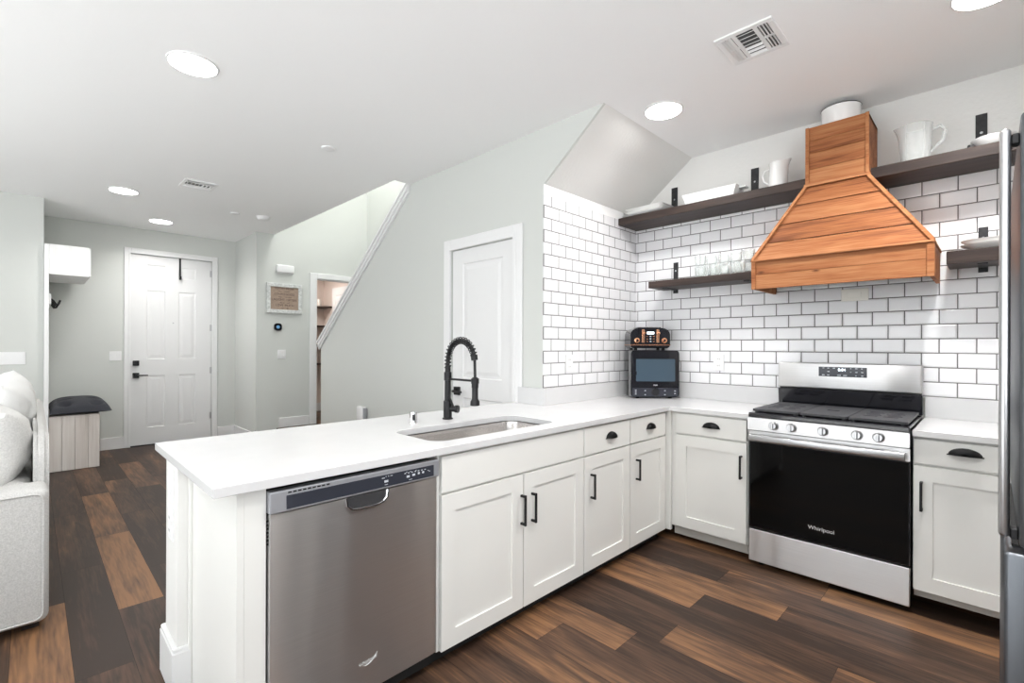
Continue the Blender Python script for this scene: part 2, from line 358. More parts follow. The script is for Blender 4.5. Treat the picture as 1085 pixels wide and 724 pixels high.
# kitchen walls
struct('wall_back', BX(-2.32, RX, WY, WY+.12, 0, CE), 'kwall')
struct('wall_side', BX(-2.32, SX-.008, GY+.12, WY, 0, 2.45), 'kwall')
bm = bmesh.new(); prism(bm, [(SX-.12, 2.45), (SX, 2.45), (-1.709, CE), (-1.709, CE+.02), (-2.4, CE+.02)], 1, GY+.02, WY); struct('trim_2', bm, 'kwall', 'sloping white soffit under the stairs')
struct('wall_stairs', PR([(-5.82, 0), (-3.235, 0), (-3.235, 2.125), (-2.488, 2.125), (-2.488, 0), (SX-.008, 0), (SX-.008, 2.45), (-1.711, CE), (-3.87, CE), (-5.82, 1.36)], 1, GY, GY+.12), 'wall')
bm = bmesh.new(); box(bm, -3.3, -2.42, GY+.12, GY+.2, 0, 2.3); struct('trim_3', bm, 'dark', 'dark cupboard space behind the closet door')
# tiles
struct('trim_4', BX(SX, RX-.01, WY-.012, WY, 1.03, 2.392), 'tile_back', 'white subway tiles with dark grout on the back wall')
bm = bmesh.new(); box(bm, SX-.008, SX, GY, WY-.012, 1.03, 2.378); struct('trim_5', bm, 'tile_side', 'white subway tiles with dark grout on the side wall')
struct('trim_6', BX(SX-.008, SX-.001, GY+.001, WY-.012, 2.378, 2.452), 'ceil', 'plain white strip above the side wall tiles')
struct('wall_kitchen_end', BX(SX-.12, SX-.008, GY+.12, GY+.2, 0, .9), 'wall')
# stair back wall, hall wall with the closet doorway
struct('wall_stair_back', BX(HX, -2.32, 3.72, 3.86, 0, 5.2), 'wall')
struct('wall_hall', PR([(2.12, 0), (2.93, 0), (2.93, 2.30), (3.60, 2.30), (3.60, 0), (3.86, 0), (3.86, 5.2), (2.30, 5.2), (2.30, CE), (2.12, CE)], 0, HX-.12, HX), 'wall')
struct('wall_hall_side', BX(EX-.1, HX-.12, 2.12, 2.24, 0, CE), 'wall')
struct('wall_entry', PR([(-.05, 0), (.905, 0), (.905, 2.51), (1.82, 2.51), (1.82, 0), (2.12, 0), (2.12, CE), (-.05, CE)], 0, EX-.12, EX), 'wall')
struct('wall_entry_side', BX(EX, HX+.01, -.04, .09, 0, CE), 'wall')
struct('wall_left', BX(HX-.12+.01, HX+.01, BY, -.04, 0, CE), 'wall')
struct('wall_fridge', BX(KR, KR+.12, 1.42, WY, 0, CE), 'kwall')
# behind the camera: unseen walls, with window openings added for light
bm = bmesh.new()
for a in ((-7.1, -5.0, 0, CE), (-.2, RX, 0, CE), (-5.0, -.2, 0, .35), (-5.0, -.2, 2.5, CE)): box(bm, a[0], a[1], BY-.12, BY, a[2], a[3])
struct('wall_added_window', bm, 'wall')
bm = bmesh.new()
for a in ((BY, -3.3, 0, CE), (.9, WY, 0, CE), (-3.3, .9, 0, .35), (-3.3, .9, 2.5, CE)): box(bm, RX, RX+.12, a[0], a[1], a[2], a[3])
struct('wall_right', bm, 'wall')
# unseen pale rug added behind the camera to bounce sunlight onto the ceiling
o = obj('bounce_rug', BX(-5.3, -.1, -4.9, -1.25, .0005, .012, bev=.004, seg=1), 'pillow_white'); tag(o, 'unseen pale rug added behind the camera to bounce sunlight up', 'rug')
# entry: closet room behind the hall doorway, landing
struct('wall_closet_back', BX(-8.40, -8.28, 2.24, 3.72, 0, 2.7), 'closet')
struct('wall_closet_right', BX(-8.28, HX-.12, 3.62, 3.72, 0, 2.7), 'closet')
struct('wall_closet_left', BX(-8.28, HX-.12, 2.24, 2.30, 0, 2.7), 'closet')
struct('trim_7', BX(-8.3, HX-.12, 2.24, 3.72, 2.6, 2.7), 'ceil', 'closet ceiling')
ob = boards('trim_8', [lambda bm, i=i: box(bm, -8.28, -5.82, 2.38+.18*i, 2.38+.18*(i+1)-.001, .02, .19) for i in range(7)], 'floor', None, [.2, .35, .15, .4]); ob['kind'] = 'structure'; ob['label'] = 'raised wood landing at the foot of the stairs'
# stairs behind the grey half wall
bm = bmesh.new()
for i in range(12): box(bm, -5.82+.265*i, -5.82+.265*(i+1), GY+.13, 3.71, .02, .19+.185*(i+1) if i < 11 else 2.2)
struct('trim_9', bm, 'shelf', 'stair steps rising behind the grey half wall')
# trims and baseboards
def basebd(name, pts, h=.13, t=.016):
    bm = bmesh.new()
    for (x0, x1, y0, y1, z0, z1) in pts:
        box(bm, x0, x1, y0, y1, z0, z1, .003, 1)
    return struct(name, bm, 'trim')
basebd('baseboard_entry', [(EX, EX+.016, .53, .838, 0, .15), (EX, EX+.016, 1.892, 2.104, 0, .15), (EX, HX+.016, 2.104, 2.12, 0, .15), (HX, HX+.016, 2.104, 2.38, 0, .15), (HX, HX+.016, 2.405, 2.82, .19, .325)])
basebd('baseboard_stairs', [(-5.82, -3.34, GY-.016, GY, 0, .13)])
basebd('baseboard_left', [(HX+.01, HX+.026, BY, -.04, 0, .13)])
basebd('baseboard_closet', [(-8.28, -8.264, 2.30, 3.62, .19, .33), (-8.28, -7.7, 3.604, 3.62, .19, .33)])
def casing(name, f, label=None):
    bm = bmesh.new(); f(bm); return struct(name, bm, 'trim', label)
def hall_casing(bm):
    box(bm, HX, HX+.02, 2.825, 2.925, .19, 2.37, .004, 1); box(bm, HX, HX+.02, 2.925, 3.7, 2.295, 2.37, .004, 1); box(bm, HX, HX+.02, 3.6, 3.7, .19, 2.295, .004, 1)
    box(bm, HX-.12, HX, 2.915, 2.93, .19, 2.30); box(bm, HX-.12, HX, 2.93, 3.6, 2.285, 2.30)
casing('trim_10', hall_casing, 'white casing round the hall doorway')
# sloping cap on the half wall
bm = bmesh.new(); sl = (2.842-1.36)/(5.83-3.865)
def cap(bm, o0, o1, ya, yb, xa=-5.845, xb=-3.868):
    f = lambda x: 1.36+(x+5.83)*sl
    prism(bm, [(xa, f(xa)+o0), (xb, f(xb)+o0), (xb, f(xb)+o1), (xa, f(xa)+o1)], 1, ya, yb, .002)
cap(bm, 0, .03, GY-.045, GY+.165); cap(bm, -.075, -.001, GY-.022, GY-.0005); cap(bm, -.045, -.002, GY-.034, GY-.0225)
struct('trim_11', bm, 'trim', 'white sloping cap on the half wall by the stairs')

# --- doors
def panel_slab(bm, x0, x1, z0, z1, y0, y1, panels, m=.018, dep=.007, rise=.005):
    """slab with front at y0 (facing -Y) and raised panels in moulded recesses; a grid of cells on the front"""
    xs = sorted({x0, x1, *[p[0] for p in panels], *[p[1] for p in panels]}); zs = sorted({z0, z1, *[p[2] for p in panels], *[p[3] for p in panels]})
    V = {}
    def vv(x, z):
        if (x, z) not in V: V[(x, z)] = bm.verts.new((x, y0, z))
        return V[(x, z)]
    pf = []
    for i in range(len(xs)-1):
        for j in range(len(zs)-1):
            f = bm.faces.new((vv(xs[i], zs[j]), vv(xs[i+1], zs[j]), vv(xs[i+1], zs[j+1]), vv(xs[i], zs[j+1])))
            if any(p[0] <= xs[i] and xs[i+1] <= p[1] and p[2] <= zs[j] and zs[j+1] <= p[3] for p in panels): pf.append(f)
    # merge the cells of a panel
    groups = []
    for p in panels:
        g = [f for f in pf if f.is_valid and p[0]-1e-6 <= min(v.co.x for v in f.verts) and max(v.co.x for v in f.verts) <= p[1]+1e-6 and p[2]-1e-6 <= min(v.co.z for v in f.verts) and max(v.co.z for v in f.verts) <= p[3]+1e-6]
        if len(g) > 1: g = bmesh.ops.dissolve_faces(bm, faces=g)['region']
        groups.append(g[0])
    for f in groups:
        f.normal_update()
        bmesh.ops.inset_region(bm, faces=[f], thickness=m*.5, depth=0, use_even_offset=True)
        for v in f.verts: v.co.y += dep
        bmesh.ops.inset_region(bm, faces=[f], thickness=m, depth=0, use_even_offset=True)
        if rise:
            bmesh.ops.inset_region(bm, faces=[f], thickness=m*1.6, depth=0, use_even_offset=True)
            for v in f.verts: v.co.y -= rise
    # sides and back
    b = [bm.verts.new((x, y1, z)) for x, z in ((x0, z0), (x1, z0), (x1, z1), (x0, z1))]
    bm.faces.new(b[::-1])
    edges = [[vv(x, z0) for x in xs], [vv(x1, z) for z in zs], [vv(x, z1) for x in xs[::-1]], [vv(x0, z) for z in zs[::-1]]]
    for k, e in enumerate(edges): bm.faces.new(e+[b[(k+1) % 4], b[k]])
    return bm
def door_unit(name, loc, rz, W, H, panels, casingw, hinge_side, m='door', wallt=.12):
    d = bpy.data.objects.new(name, None); COL.objects.link(d); d.location = loc; d.rotation_euler = (0, 0, R(rz)); d['kind'] = 'structure'
    obj('door_slab', panel_slab(bmesh.new(), .004, W-.004, .01, H-.004, .012, .05, panels), m, d)
    bm = bmesh.new(); c = casingw
    box(bm, -c, 0, -.018, 0, 0, H+c, .005, 1); box(bm, W, W+c, -.018, 0, 0, H+c, .005, 1); box(bm, 0, W, -.018, 0, H, H+c, .005, 1)
    box(bm, -c*.35, 0, -.024, -.018, 0, H+c*.35, .002, 1); box(bm, W, W+c*.35, -.024, -.018, 0, H+c*.35, .002, 1); box(bm, 0, W, -.024, -.018, H, H+c*.35, .002, 1)
    obj('door_frame', bm, 'trim', d)
    hx = W-.004 if hinge_side > 0 else .004
    for hz in ((.13, .385, .625, .93) if H > 2.3 else (.2, .5, .87)):
        bm = bmesh.new(); lathe(bm, [(.007, -.045), (.007, .045)], (hx, .004, H*hz), 8); box(bm, hx-.02, hx+.012, .0085, .0125, H*hz-.045, H*hz+.045)
        obj('hinge', bm, 'steel2', d)
    return d
# front door (faces +X): local x runs along world +Y
pn = [(.17, .372, 2.225, 2.385), (.52, .722, 2.225, 2.385), (.17, .372, 1.135, 2.045), (.52, .722, 1.135, 2.045), (.17, .372, .235, .92), (.52, .722, .235, .92)]
d1 = door_unit('door_1', (EX, .905, 0), 90, .915, 2.51, pn, .068, 1)
def lever_set(parent, x, z, dirx, square=True, lift=0):
    bm = bmesh.new(); box(bm, x-.034, x+.034, -.010, .012, z-.034, z+.034, .004, 2); o = obj('lock_rose', bm, 'black', parent)
    bm = bmesh.new(); tube(bm, [(x, -.008, z), (x, -.045, z), (x+dirx*.02, -.052, z), (x+dirx*.12, -.052, z)], [.011, .011, .010, .008], 10); obj('lever', bm, 'black', o)
lever_set(d1, .058, .925, 1)
bm = bmesh.new(); box(bm, .024, .092, -.014, .012, 1.051, 1.119, .006, 2); dl = obj('deadbolt', bm, 'black', d1)
bm = bmesh.new(); lathe(bm, [(.018, -.020), (.018, -.014)], (.058, 0, 1.085), 16, axis='Y'); box(bm, .054, .062, -.03, -.02, 1.067, 1.103, .002, 1); obj('thumb_turn', bm, 'iron', dl)
obj('peephole', LA([(.009, .006), (.009, .012)], (.46, 0, 1.62), 12, axis='Y'), 'steel2', d1)
obj('threshold', BX(0, .915, -.02, .06, 0, .012), 'iron', d1)
# over-door wreath hanger
bm = bmesh.new(); box(bm, .524, .546, .004, .010, 2.215, 2.508); box(bm, .524, .546, -.03, .004, 2.215, 2.222); box(bm, .524, .546, -.034, -.028, 2.215, 2.26)
h = obj('door_hanger', bm, 'black', None, (EX, .905, 0), (0, 0, R(90))); tag(h, 'black metal over-door hanger hooked on the white front door', 'hook')
# closet door in the grey wall (faces -Y)
pn = [(.135, .61, 1.06, 2.005), (.135, .61, .2, .90)]
d2 = door_unit('door_2', (-3.235, GY, 0), 0, .747, 2.125, pn, .09, 1)
lever_set(d2, .075, .95, 1)
# hall closet door leaf, standing open inside
t = bpy.data.objects.new('door_3', None); COL.objects.link(t); t['kind'] = 'structure'; t.location = (-7.10, 3.585, .2); t.rotation_euler = (0, 0, R(180))
bm = panel_slab(bmesh.new(), 0, .66, .005, 2.07, -.045, -.008, [(.11, .55, 1.0, 1.95), (.11, .55, .2, .86)])
bmesh.ops.rotate(bm, verts=bm.verts, cent=(.33, -.0265, 0), matrix=Matrix.Rotation(R(180), 3, 'Z')); bmesh.ops.translate(bm, verts=bm.verts, vec=(0, .06, 0))
obj('door_slab', bm, 'door', t)

# corner shelves in the closet, with a jar
for i, z in enumerate((1.99, 1.665, 1.345, 1.02)):
    bm = bmesh.new(); prism(bm, [(-8.28, 3.62), (-8.28, 3.36), (-8.26, 3.32), (-7.98, 3.60), (-8.0, 3.62)], 2, z-.028, z, .003)
    o = boards('corner_shelf', [lambda q, z=z: prism(q, [(-8.278, 3.604 if 0 else 3.618), (-8.278, 3.30), (-8.24, 3.285), (-7.95, 3.585), (-7.95, 3.618)], 2, z-.028, z, .003)], 'shelf', None, [.75])
    bm.free()
    tag(o, ['topmost', 'second from top', 'third from top', 'lowest'][i]+' brown triangular corner shelf in the pink closet', 'shelf', 'corner shelves in the closet')
o = obj('jar', LA([(.0, 0), (.04, 0), (.046, .01), (.046, .085), (.038, .1), (.038, .12), (0, .12)], (-8.13, 3.47, 1.99), 20), 'candle', smooth=40); tag(o, 'small cream jar on the topmost corner shelf in closet', 'jar')

# ------------------------------------------------------------------ ceiling things
LIGHTS = [((-.02, 2.86), 'recessed ceiling light at the top right edge near the stove wall'), ((-1.495, 2.859), 'recessed ceiling light beside the sloping soffit'),
          ((-3.05, .613), 'recessed ceiling light above the white peninsula, large and at upper left'), ((-6.035, .638), 'recessed ceiling light between the hall vent and the left wall'), ((-7.203, 1.119), 'recessed ceiling light nearest the front door'),
          ((-.35, 1.15), 'unseen recessed light added over the kitchen aisle for brightness'), ((-.9, -.75), 'unseen recessed light added behind the camera for brightness')]  # last two are unseen, added to brighten the kitchen
for i, ((x, y), lab) in enumerate(LIGHTS):
    t = thing('recessed_light', lab, 'ceiling light', (x, y, CE), 0, 'recessed ceiling lights')
    obj('trim_ring', LA([(.111, 0), (.122, 0), (.120, -.006), (.111, -.008)], seg=40, cap=False), 'white', t, smooth=40)
    obj('diffuser', LA([(0, -.003), (.1105, -.003), (.1105, -.007), (0, -.009)], seg=40), 'light', t)
    l = bpy.data.lights.new('lamp', 'AREA'); l.shape = 'DISK'; l.size = .19; l.energy = CAN_W*(1.5 if i == 5 else .8 if i == 6 else 2.1 if i == 0 else 1.0); l.color = (1, .985, .965); l.spread = R(140)
    lo = bpy.data.objects.new('lamp', l); COL.objects.link(lo); lo.parent = t; lo.location = (0, 0, -.014)
def vent(x, y, rz, L, Wd, label):
    t = thing('ceiling_vent', label, 'vent', (x, y, CE), rz)
    bm = bmesh.new(); f = .028
    box(bm, -L/2, L/2, -Wd/2, -Wd/2+f, -.009, 0, .002, 1); box(bm, -L/2, L/2, Wd/2-f, Wd/2, -.009, 0, .002, 1); box(bm, -L/2, -L/2+f, -Wd/2+f, Wd/2-f, -.009, 0, .002, 1); box(bm, L/2-f, L/2, -Wd/2+f, Wd/2-f, -.009, 0, .002, 1)
    for s in (-1, 1): box(bm, s*L*.185-.009, s*L*.185+.009, -Wd/2+f, Wd/2-f, -.008, 0)
    for s in (-1, 1): box(bm, min(s*L*.185, s*(L/2-f)), max(s*L*.185, s*(L/2-f)), -.006, .006, -.008, 0)
    obj('frame', bm, 'white', t)
    obj('backing', BX(-L/2+.01, L/2-.01, -Wd/2+.01, Wd/2-.01, -.002, -.0005), 'vent_dark', t)
    n = 7
    for i in range(n):
        yy = -Wd/2+f+(Wd-2*f)*(i+.5)/n; s = 1 if i < n/2 else -1
        bm = BX(-L*.18+.008, L*.18-.008, -.0065, .0065, -.0008, .0008); bmesh.ops.rotate(bm, verts=bm.verts, cent=(0, 0, 0), matrix=Matrix.Rotation(R(38*s), 3, 'X'))
        obj('slat', bm, 'white', t, (0, yy, -.0075))
    for s in (-1, 1):
        for j in range(3):
            xx = s*(L*.185+.012+(L/2-f-L*.185-.012)*(j+.5)/3)
            bm = BX(-.0065, .0065, -Wd/2+f, Wd/2-f, -.0008, .0008); bmesh.ops.rotate(bm, verts=bm.verts, cent=(0, 0, 0), matrix=Matrix.Rotation(R(40*s), 3, 'Y'))
            obj('slat', bm, 'white', t, (xx, 0, -.0075))
    return t
vent(-.848, 2.523, 0, .262, .285, 'square white slatted ceiling vent above the stove, near the wooden hood')
vent(-5.30, 1.115, 0, .27, .27, 'white slatted ceiling vent between the entry lights, at upper left')
for (x, y, r, lab) in ((-3.605, 1.608, .052, 'round white sprinkler cover on the ceiling before the stairwell'), (-6.15, 1.65, .05, 'round white sprinkler cover on the ceiling beside the smoke detector')):
    o = obj('sprinkler_cover', LA([(0, -.012), (r*.7, -.012), (r*.95, -.009), (r, -.003), (r, 0)], (x, y, CE), 28), 'white', smooth=40); tag(o, lab, 'sprinkler cover')
t = thing('smoke_detector', 'white smoke detector on the ceiling at the hall corner', 'smoke detector', (-6.09, 1.933, CE))
obj('housing', LA([(0, -.04), (.045, -.04), (.058, -.034), (.066, -.02), (.068, 0)], seg=28), 'white', t, smooth=40)
obj('mounting_ring', LA([(.066, -.008), (.074, -.008), (.075, 0)], seg=28, cap=False), 'white', t, smooth=40)

# ------------------------------------------------------------------ wall fittings
def plate(name, label, cat, loc, rz, W, H, kind, n=1, m='white'):
    """fitting on a wall, local front faces -Y"""
    t = thing(name, label, cat, loc, rz)
    obj('cover_plate', BX(-W/2, W/2, -.006, 0, -H/2, H/2, .0025, 2), m, t)
    for i in range(n):
        cx = -W/2+W*(i+.5)/n
        if kind == 'rocker':
            bm = bmesh.new(); prism(bm, [(-.010, -.034), (-.006, -.034), (-.006, .034), (-.013, .034)], 0, cx-.0165, cx+.0165, .001); obj('rocker', bm, m, t)
        elif kind == 'outlet':
            for s in (-1, 1):
                o = obj('socket', PR([(cx+a, s*H*.2+b) for a, b in rrect(-.017, .017, -.014, .014, .008, 3)], 1, -.009, -.006), m, t)
                bm = bmesh.new(); box(bm, cx-.008, cx-.006, -.0094, -.009, s*H*.2-.004, s*H*.2+.006); box(bm, cx+.006, cx+.008, -.0094, -.009, s*H*.2-.004, s*H*.2+.006); obj('slot', bm, 'dark', o)
        elif kind == 'hrocker':
            bm = bmesh.new(); prism(bm, [(-.010, -.017), (-.006, -.017), (-.006, .017), (-.013, .017)], 0, -.034, .034, .001); obj('rocker', bm, m, t)
    return t
plate('light_switch', 'white triple rocker switch plate on the left grey wall above the sofa', 'light switch', (HX+.01, -.135, 1.185), 90, .19, .125, 'rocker', 3)
plate('light_switch', 'white double rocker switch plate beside the front door', 'light switch', (EX, .755, 1.18), 90, .12, .12, 'rocker', 2)
plate('light_switch', 'white switch plate under the thermostat on the hall wall', 'light switch', (HX, 2.445, 1.20), 90, .11, .125, 'rocker', 2)
plate('wall_outlet', 'white outlet plate on the side wall tiles left of the microwave', 'outlet', (SX, 2.79, 1.20), 90, .082, .125, 'outlet')
plate('wall_outlet', 'white outlet plate on the back wall tiles right of the microwave', 'outlet', (-1.485, WY-.012, 1.205), 0, .082, .125, 'outlet')
plate('wall_outlet', 'cream horizontal switch plate on the tiles under the wooden hood', 'switch', (-.626, WY-.012, 1.66), 0, .145, .078, 'hrocker', 1, 'cream')
t = thing('thermostat', 'round-cornered black thermostat under the framed sign', 'thermostat', (HX, 2.39, 1.575), 90)
obj('body', PR(rrect(-.05, .05, -.05, .05, .035, 6), 1, -.022, 0), 'enamel', t); obj('lit_face', PR(rrect(-.022, .022, -.022, .022, .02, 6), 1, -.0232, -.022), 'terminal', t)
t = thing('door_chime', 'white rounded door chime box above the framed sign', 'door chime', (HX, 2.48, 2.375), 90)
obj('cover', BX(-.115, .115, -.05, 0, -.055, .055, .016, 3), 'white', t, smooth=40); obj('base_plate', BX(-.105, .105, -.006, .001, -.06, -.05), 'trim', t)
t = thing('wall_sign', 'framed tan sign with dark lettering in a distressed white frame on the hall wall', 'sign', (HX, 2.475, 1.97), 90)
bm = bmesh.new(); a, b, f = .235, .205, .05
box(bm, -a, a, -.03, -.002, b-f, b, .004, 1); box(bm, -a, a, -.03, -.002, -b, -b+f, .004, 1); box(bm, -a, -a+f, -.0295, -.002, -b+f, b-f, .004, 1); box(bm, a-f, a, -.0295, -.002, -b+f, b-f, .004, 1)
obj('frame', bm, 'distress', t)
sb = obj('sign_board', BX(-a+f, a-f, -.014, -.004, -b+f, b-f), 'tan', t)
for i, (tx, sz) in enumerate((('TODAY MORE', .040), ('what matters', .024), ('COUNT  GOOD', .040), ('little moments', .024), ('LAUGHT  OFTEN', .044), ('always and', .024), ('LOVE  MUCH', .042), ('every day', .022))):
    ws = tx.split(); tot = sum(len(q)+1 for q in ws)-1; xo = -tot*sz*.31
    for q in ws:
        obj('lettering', text_mesh(q, sz), 'signink', sb, (xo+len(q)*sz*.31, -.0145, .135-.0385*i)); xo += (len(q)+1)*sz*.62
t = thing('wall_box', 'small white plastic box on the grey wall just above the counter', 'wall box', (-4.74, GY, .60), 0)
obj('body', BX(-.075, .06, -.05, 0, -.075, .075, .012, 3), 'white', t, smooth=40); obj('side_cap', BX(.058, .08, -.045, 0, -.065, .065, .006, 2), 'greyplastic', t)

# ------------------------------------------------------------------ cabinets
def shaker(bm, x0, x1, z0, z1, y0=-.02, y1=0, fr=.072, dep=.009):
    v = box(bm, x0, x1, y0, y1, z0, z1)
    f = min(v, key=lambda q: q.calc_center_median().y)
    bmesh.ops.recalc_face_normals(bm, faces=v)
    bmesh.ops.inset_region(bm, faces=[f], thickness=fr, depth=0, use_even_offset=True)
    r = bmesh.ops.extrude_discrete_faces(bm, faces=[f]); g = r['faces'][0]
    for q in g.verts: q.co.y += dep
    return bm
def bar_pull(parent, x, z0, z1, y):
    bm = bmesh.new(); box(bm, x-.0055, x+.0055, y-.034, y-.024, z0, z1, .0015, 1)
    for z in (z0+.007, z1-.007): box(bm, x-.0055, x+.0055, y-.025, y, z-.0055, z+.0055, .001, 1)
    obj('bar_pull', bm, 'black', parent)
def cup_pull(parent, x, z, y, wd=.05):
    bm = bmesh.new(); n, k = 18, 7; rows = []
    for j in range(k+1):
        a = R(90*j/k); rows.append([bm.verts.new((x+wd*math.cos(R(180*i/n))*(.25+.75*math.cos(a)) if j < k else x+wd*.25*math.cos(R(180*i/n)), y-.028*math.sin(a)-.001, z+.036*math.sin(R(180*i/n))*(.35+.65*math.cos(a)) if 1 else 0)) for i in range(n+1)])
    for A, B in zip(rows, rows[1:]):
        for i in range(n): bm.faces.new((A[i], A[i+1], B[i+1], B[i]))
    bm.faces.new(rows[-1])
    bmesh.ops.solidify(bm, geom=bm.faces[:], thickness=.002)
    box(bm, x-wd*1.08, x+wd*1.08, y-.0025, y, z-.003, z+.002)
    obj('cup_pull', bm, 'black', parent, smooth=50)
def cabinet(label, loc, rz, W, D, zb, zt, fronts, toe_y=.07, toe=(0, .07), toem='dark', extra=None):
    """local: x right, front of the doors at y=0, body behind"""
    t = thing('base_cabinet', label, 'cabinet', loc, rz)
    if extra == 'sink':
        bm = bmesh.new(); box(bm, .0005, .018, .021, D, zb, zt); box(bm, W-.018, W-.0005, .021, D, zb, zt); box(bm, .018, W-.018, .021, .04, zb, zt); box(bm, .018, W-.018, D-.012, D, zb, zt); box(bm, .018, W-.018, .04, D-.012, zb, zb+.018)
        obj('carcass', bm, 'cab', t)
    else: obj('carcass', BX(.0005, W-.0005, .021, D, zb, zt), 'cab', t)
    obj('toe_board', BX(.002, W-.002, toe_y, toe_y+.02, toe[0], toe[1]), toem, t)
    for kind, x0, x1, z0, z1, *h in fronts:
        if kind == 'door': o = obj('door', shaker(bmesh.new(), x0, x1, z0, z1, 0, .02), 'cab', t)
        else: o = obj('drawer' if h else 'false_front', BX(x0, x1, 0, .02, z0, z1, .0015, 1), 'cab', t)
        if h and kind == 'door': bar_pull(o, h[0], h[1], h[2], 0)
        elif h: cup_pull(o, h[0], h[1], 0, h[2] if len(h) > 2 else .05)
    return t
PX = -1.585; ZC = .884
# peninsula cabinets face +X: local x = world Y - y0
y0 = 1.172
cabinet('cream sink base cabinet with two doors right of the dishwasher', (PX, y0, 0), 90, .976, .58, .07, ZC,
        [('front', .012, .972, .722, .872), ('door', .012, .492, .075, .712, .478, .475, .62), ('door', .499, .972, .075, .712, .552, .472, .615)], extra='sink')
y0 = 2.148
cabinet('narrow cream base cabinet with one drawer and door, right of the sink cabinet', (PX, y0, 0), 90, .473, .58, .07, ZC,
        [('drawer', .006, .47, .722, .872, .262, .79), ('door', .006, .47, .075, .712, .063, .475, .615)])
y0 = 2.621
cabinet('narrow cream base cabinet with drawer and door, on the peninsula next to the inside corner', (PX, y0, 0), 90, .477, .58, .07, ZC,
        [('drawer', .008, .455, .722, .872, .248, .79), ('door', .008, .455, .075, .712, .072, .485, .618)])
# stove wall cabinets face -Y
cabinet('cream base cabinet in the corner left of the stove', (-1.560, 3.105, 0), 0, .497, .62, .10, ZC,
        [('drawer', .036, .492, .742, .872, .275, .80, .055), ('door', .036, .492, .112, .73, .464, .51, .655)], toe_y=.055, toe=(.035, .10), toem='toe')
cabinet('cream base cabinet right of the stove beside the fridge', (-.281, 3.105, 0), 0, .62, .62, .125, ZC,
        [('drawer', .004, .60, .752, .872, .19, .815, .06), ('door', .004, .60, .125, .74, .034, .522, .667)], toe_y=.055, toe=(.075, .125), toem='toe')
o = obj('filler_strip', PR([(PX+.004, 3.10), (PX+.026, 3.10), (PX+.026, 3.125), (PX-.02, 3.125), (PX-.02, 3.1)], 2, .07, ZC), 'cab'); tag(o, 'narrow cream filler strip in the inside corner of the cabinets', 'filler')
# cabinet end: end panel, filler, half wall with baseboard
t = thing('end_panel', 'white painted end panel beside the dishwasher at the peninsula end', 'panel', (PX, .437, 0), 0)
obj('side_panel', BX(-.585, -.016, 0, .02, 0, ZC), 'cab', t); obj('front_filler', BX(-.034, -.016, .0205, .082, 0, ZC), 'cab', t); obj('corner_bead', BX(-.585, -.57, -.012, 0, 0, ZC, .002, 1), 'cab', t)
struct('wall_peninsula', BX(-2.385, -2.172, .392, GY, 0, ZC), 'kwall')
bm = bmesh.new(); prism(bm, [(-2.403, .374), (-2.154, .374), (-2.154, .436), (-2.172, .436), (-2.172, .392), (-2.385, .392), (-2.385, GY-.02), (-2.403, GY-.02)], 2, 0, .17, .003); struct('baseboard_peninsula', bm, 'trim')
bm = bmesh.new(); prism(bm, [(-2.400, .377), (-2.157, .377), (-2.157, .436), (-2.172, .436), (-2.172, .392), (-2.385, .392), (-2.385, GY-.02), (-2.400, GY-.02)], 2, .17, .185, .003); struct('trim_12', bm, 'trim', 'cap of the baseboard round the peninsula end')
plate('wall_outlet', 'upper white switch plate on the end of the peninsula wall', 'switch', (-2.275, .392, .775), 0, .08, .125, 'rocker')
plate('wall_outlet', 'lower white outlet plate on the end of the peninsula wall', 'outlet', (-2.275, .392, .625), 0, .08, .125, 'outlet')

# ------------------------------------------------------------------ worktops, sink
ZT = .915
hole = rrect(-2.03, -1.668, 1.215, 2.02, .075, 8)
t = thing('worktop', 'white quartz worktop of the peninsula and corner, with sink cutout', 'worktop', (0, 0, 0))
obj('slab', plate_mesh([[(-2.475, .367), (-1.567, .367), (-1.567, 3.09), (-1.050, 3.09), (-1.050, WY-.001), (SX+.001, WY-.001), (SX+.001, GY-.001), (-2.475, GY-.001)], hole], ZC+.001, ZT, .002), 'quartz', t)
bm = bmesh.new(); box(bm, -2.43, SX+.022, GY-.022, GY-.001, ZT, 1.032, .001, 1); box(bm, SX+.001, SX+.022, GY-.0005, WY-.024, ZT, 1.032, .001, 1); box(bm, SX+.001, -1.050, WY-.023, WY-.0125, ZT, 1.036, .001, 1)
obj('backsplash', bm, 'quartz', t)
t = thing('worktop', 'short white quartz worktop right of the stove', 'worktop', (0, 0, 0))
obj('slab', plate_mesh([[(-.281, 3.09), (.34, 3.09), (.34, WY-.001), (-.281, WY-.001)]], ZC+.001, ZT, .002), 'quartz', t)
obj('backsplash', BX(-.281, .34, WY-.023, WY-.0125, ZT, 1.036, .001, 1), 'quartz', t)
t = thing('kitchen_sink', 'undermount stainless steel sink in the white peninsula worktop', 'sink', (-1.849, 1.6175, ZC))
bm = bmesh.new(); rings = []
for (g, z, r) in ((.012, -.002, .08), (-.004, -.002, .075), (-.008, -.02, .075), (-.012, -.17, .07), (-.03, -.195, .06), (-.06, -.2, .05)):
    rings.append([bm.verts.new((a, b, z)) for a, b in rrect(-.181-g, .181+g, -.4025-g, .4025+g, r, 8)])
for A, B in zip(rings, rings[1:]):
    for i in range(len(A)): bm.faces.new((A[i], A[(i+1) % len(A)], B[(i+1) % len(A)], B[i]))
bm.faces.new(rings[-1]); bmesh.ops.recalc_face_normals(bm, faces=bm.faces)
bmesh.ops.solidify(bm, geom=bm.faces[:], thickness=-.0015)
obj('basin', bm, 'sinksteel', t, smooth=45)
obj('drain', LA([(.0, -.199), (.025, -.199), (.045, -.1975), (.05, -.1965), (.05, -.2)], seg=24), 'chrome', t, smooth=40)

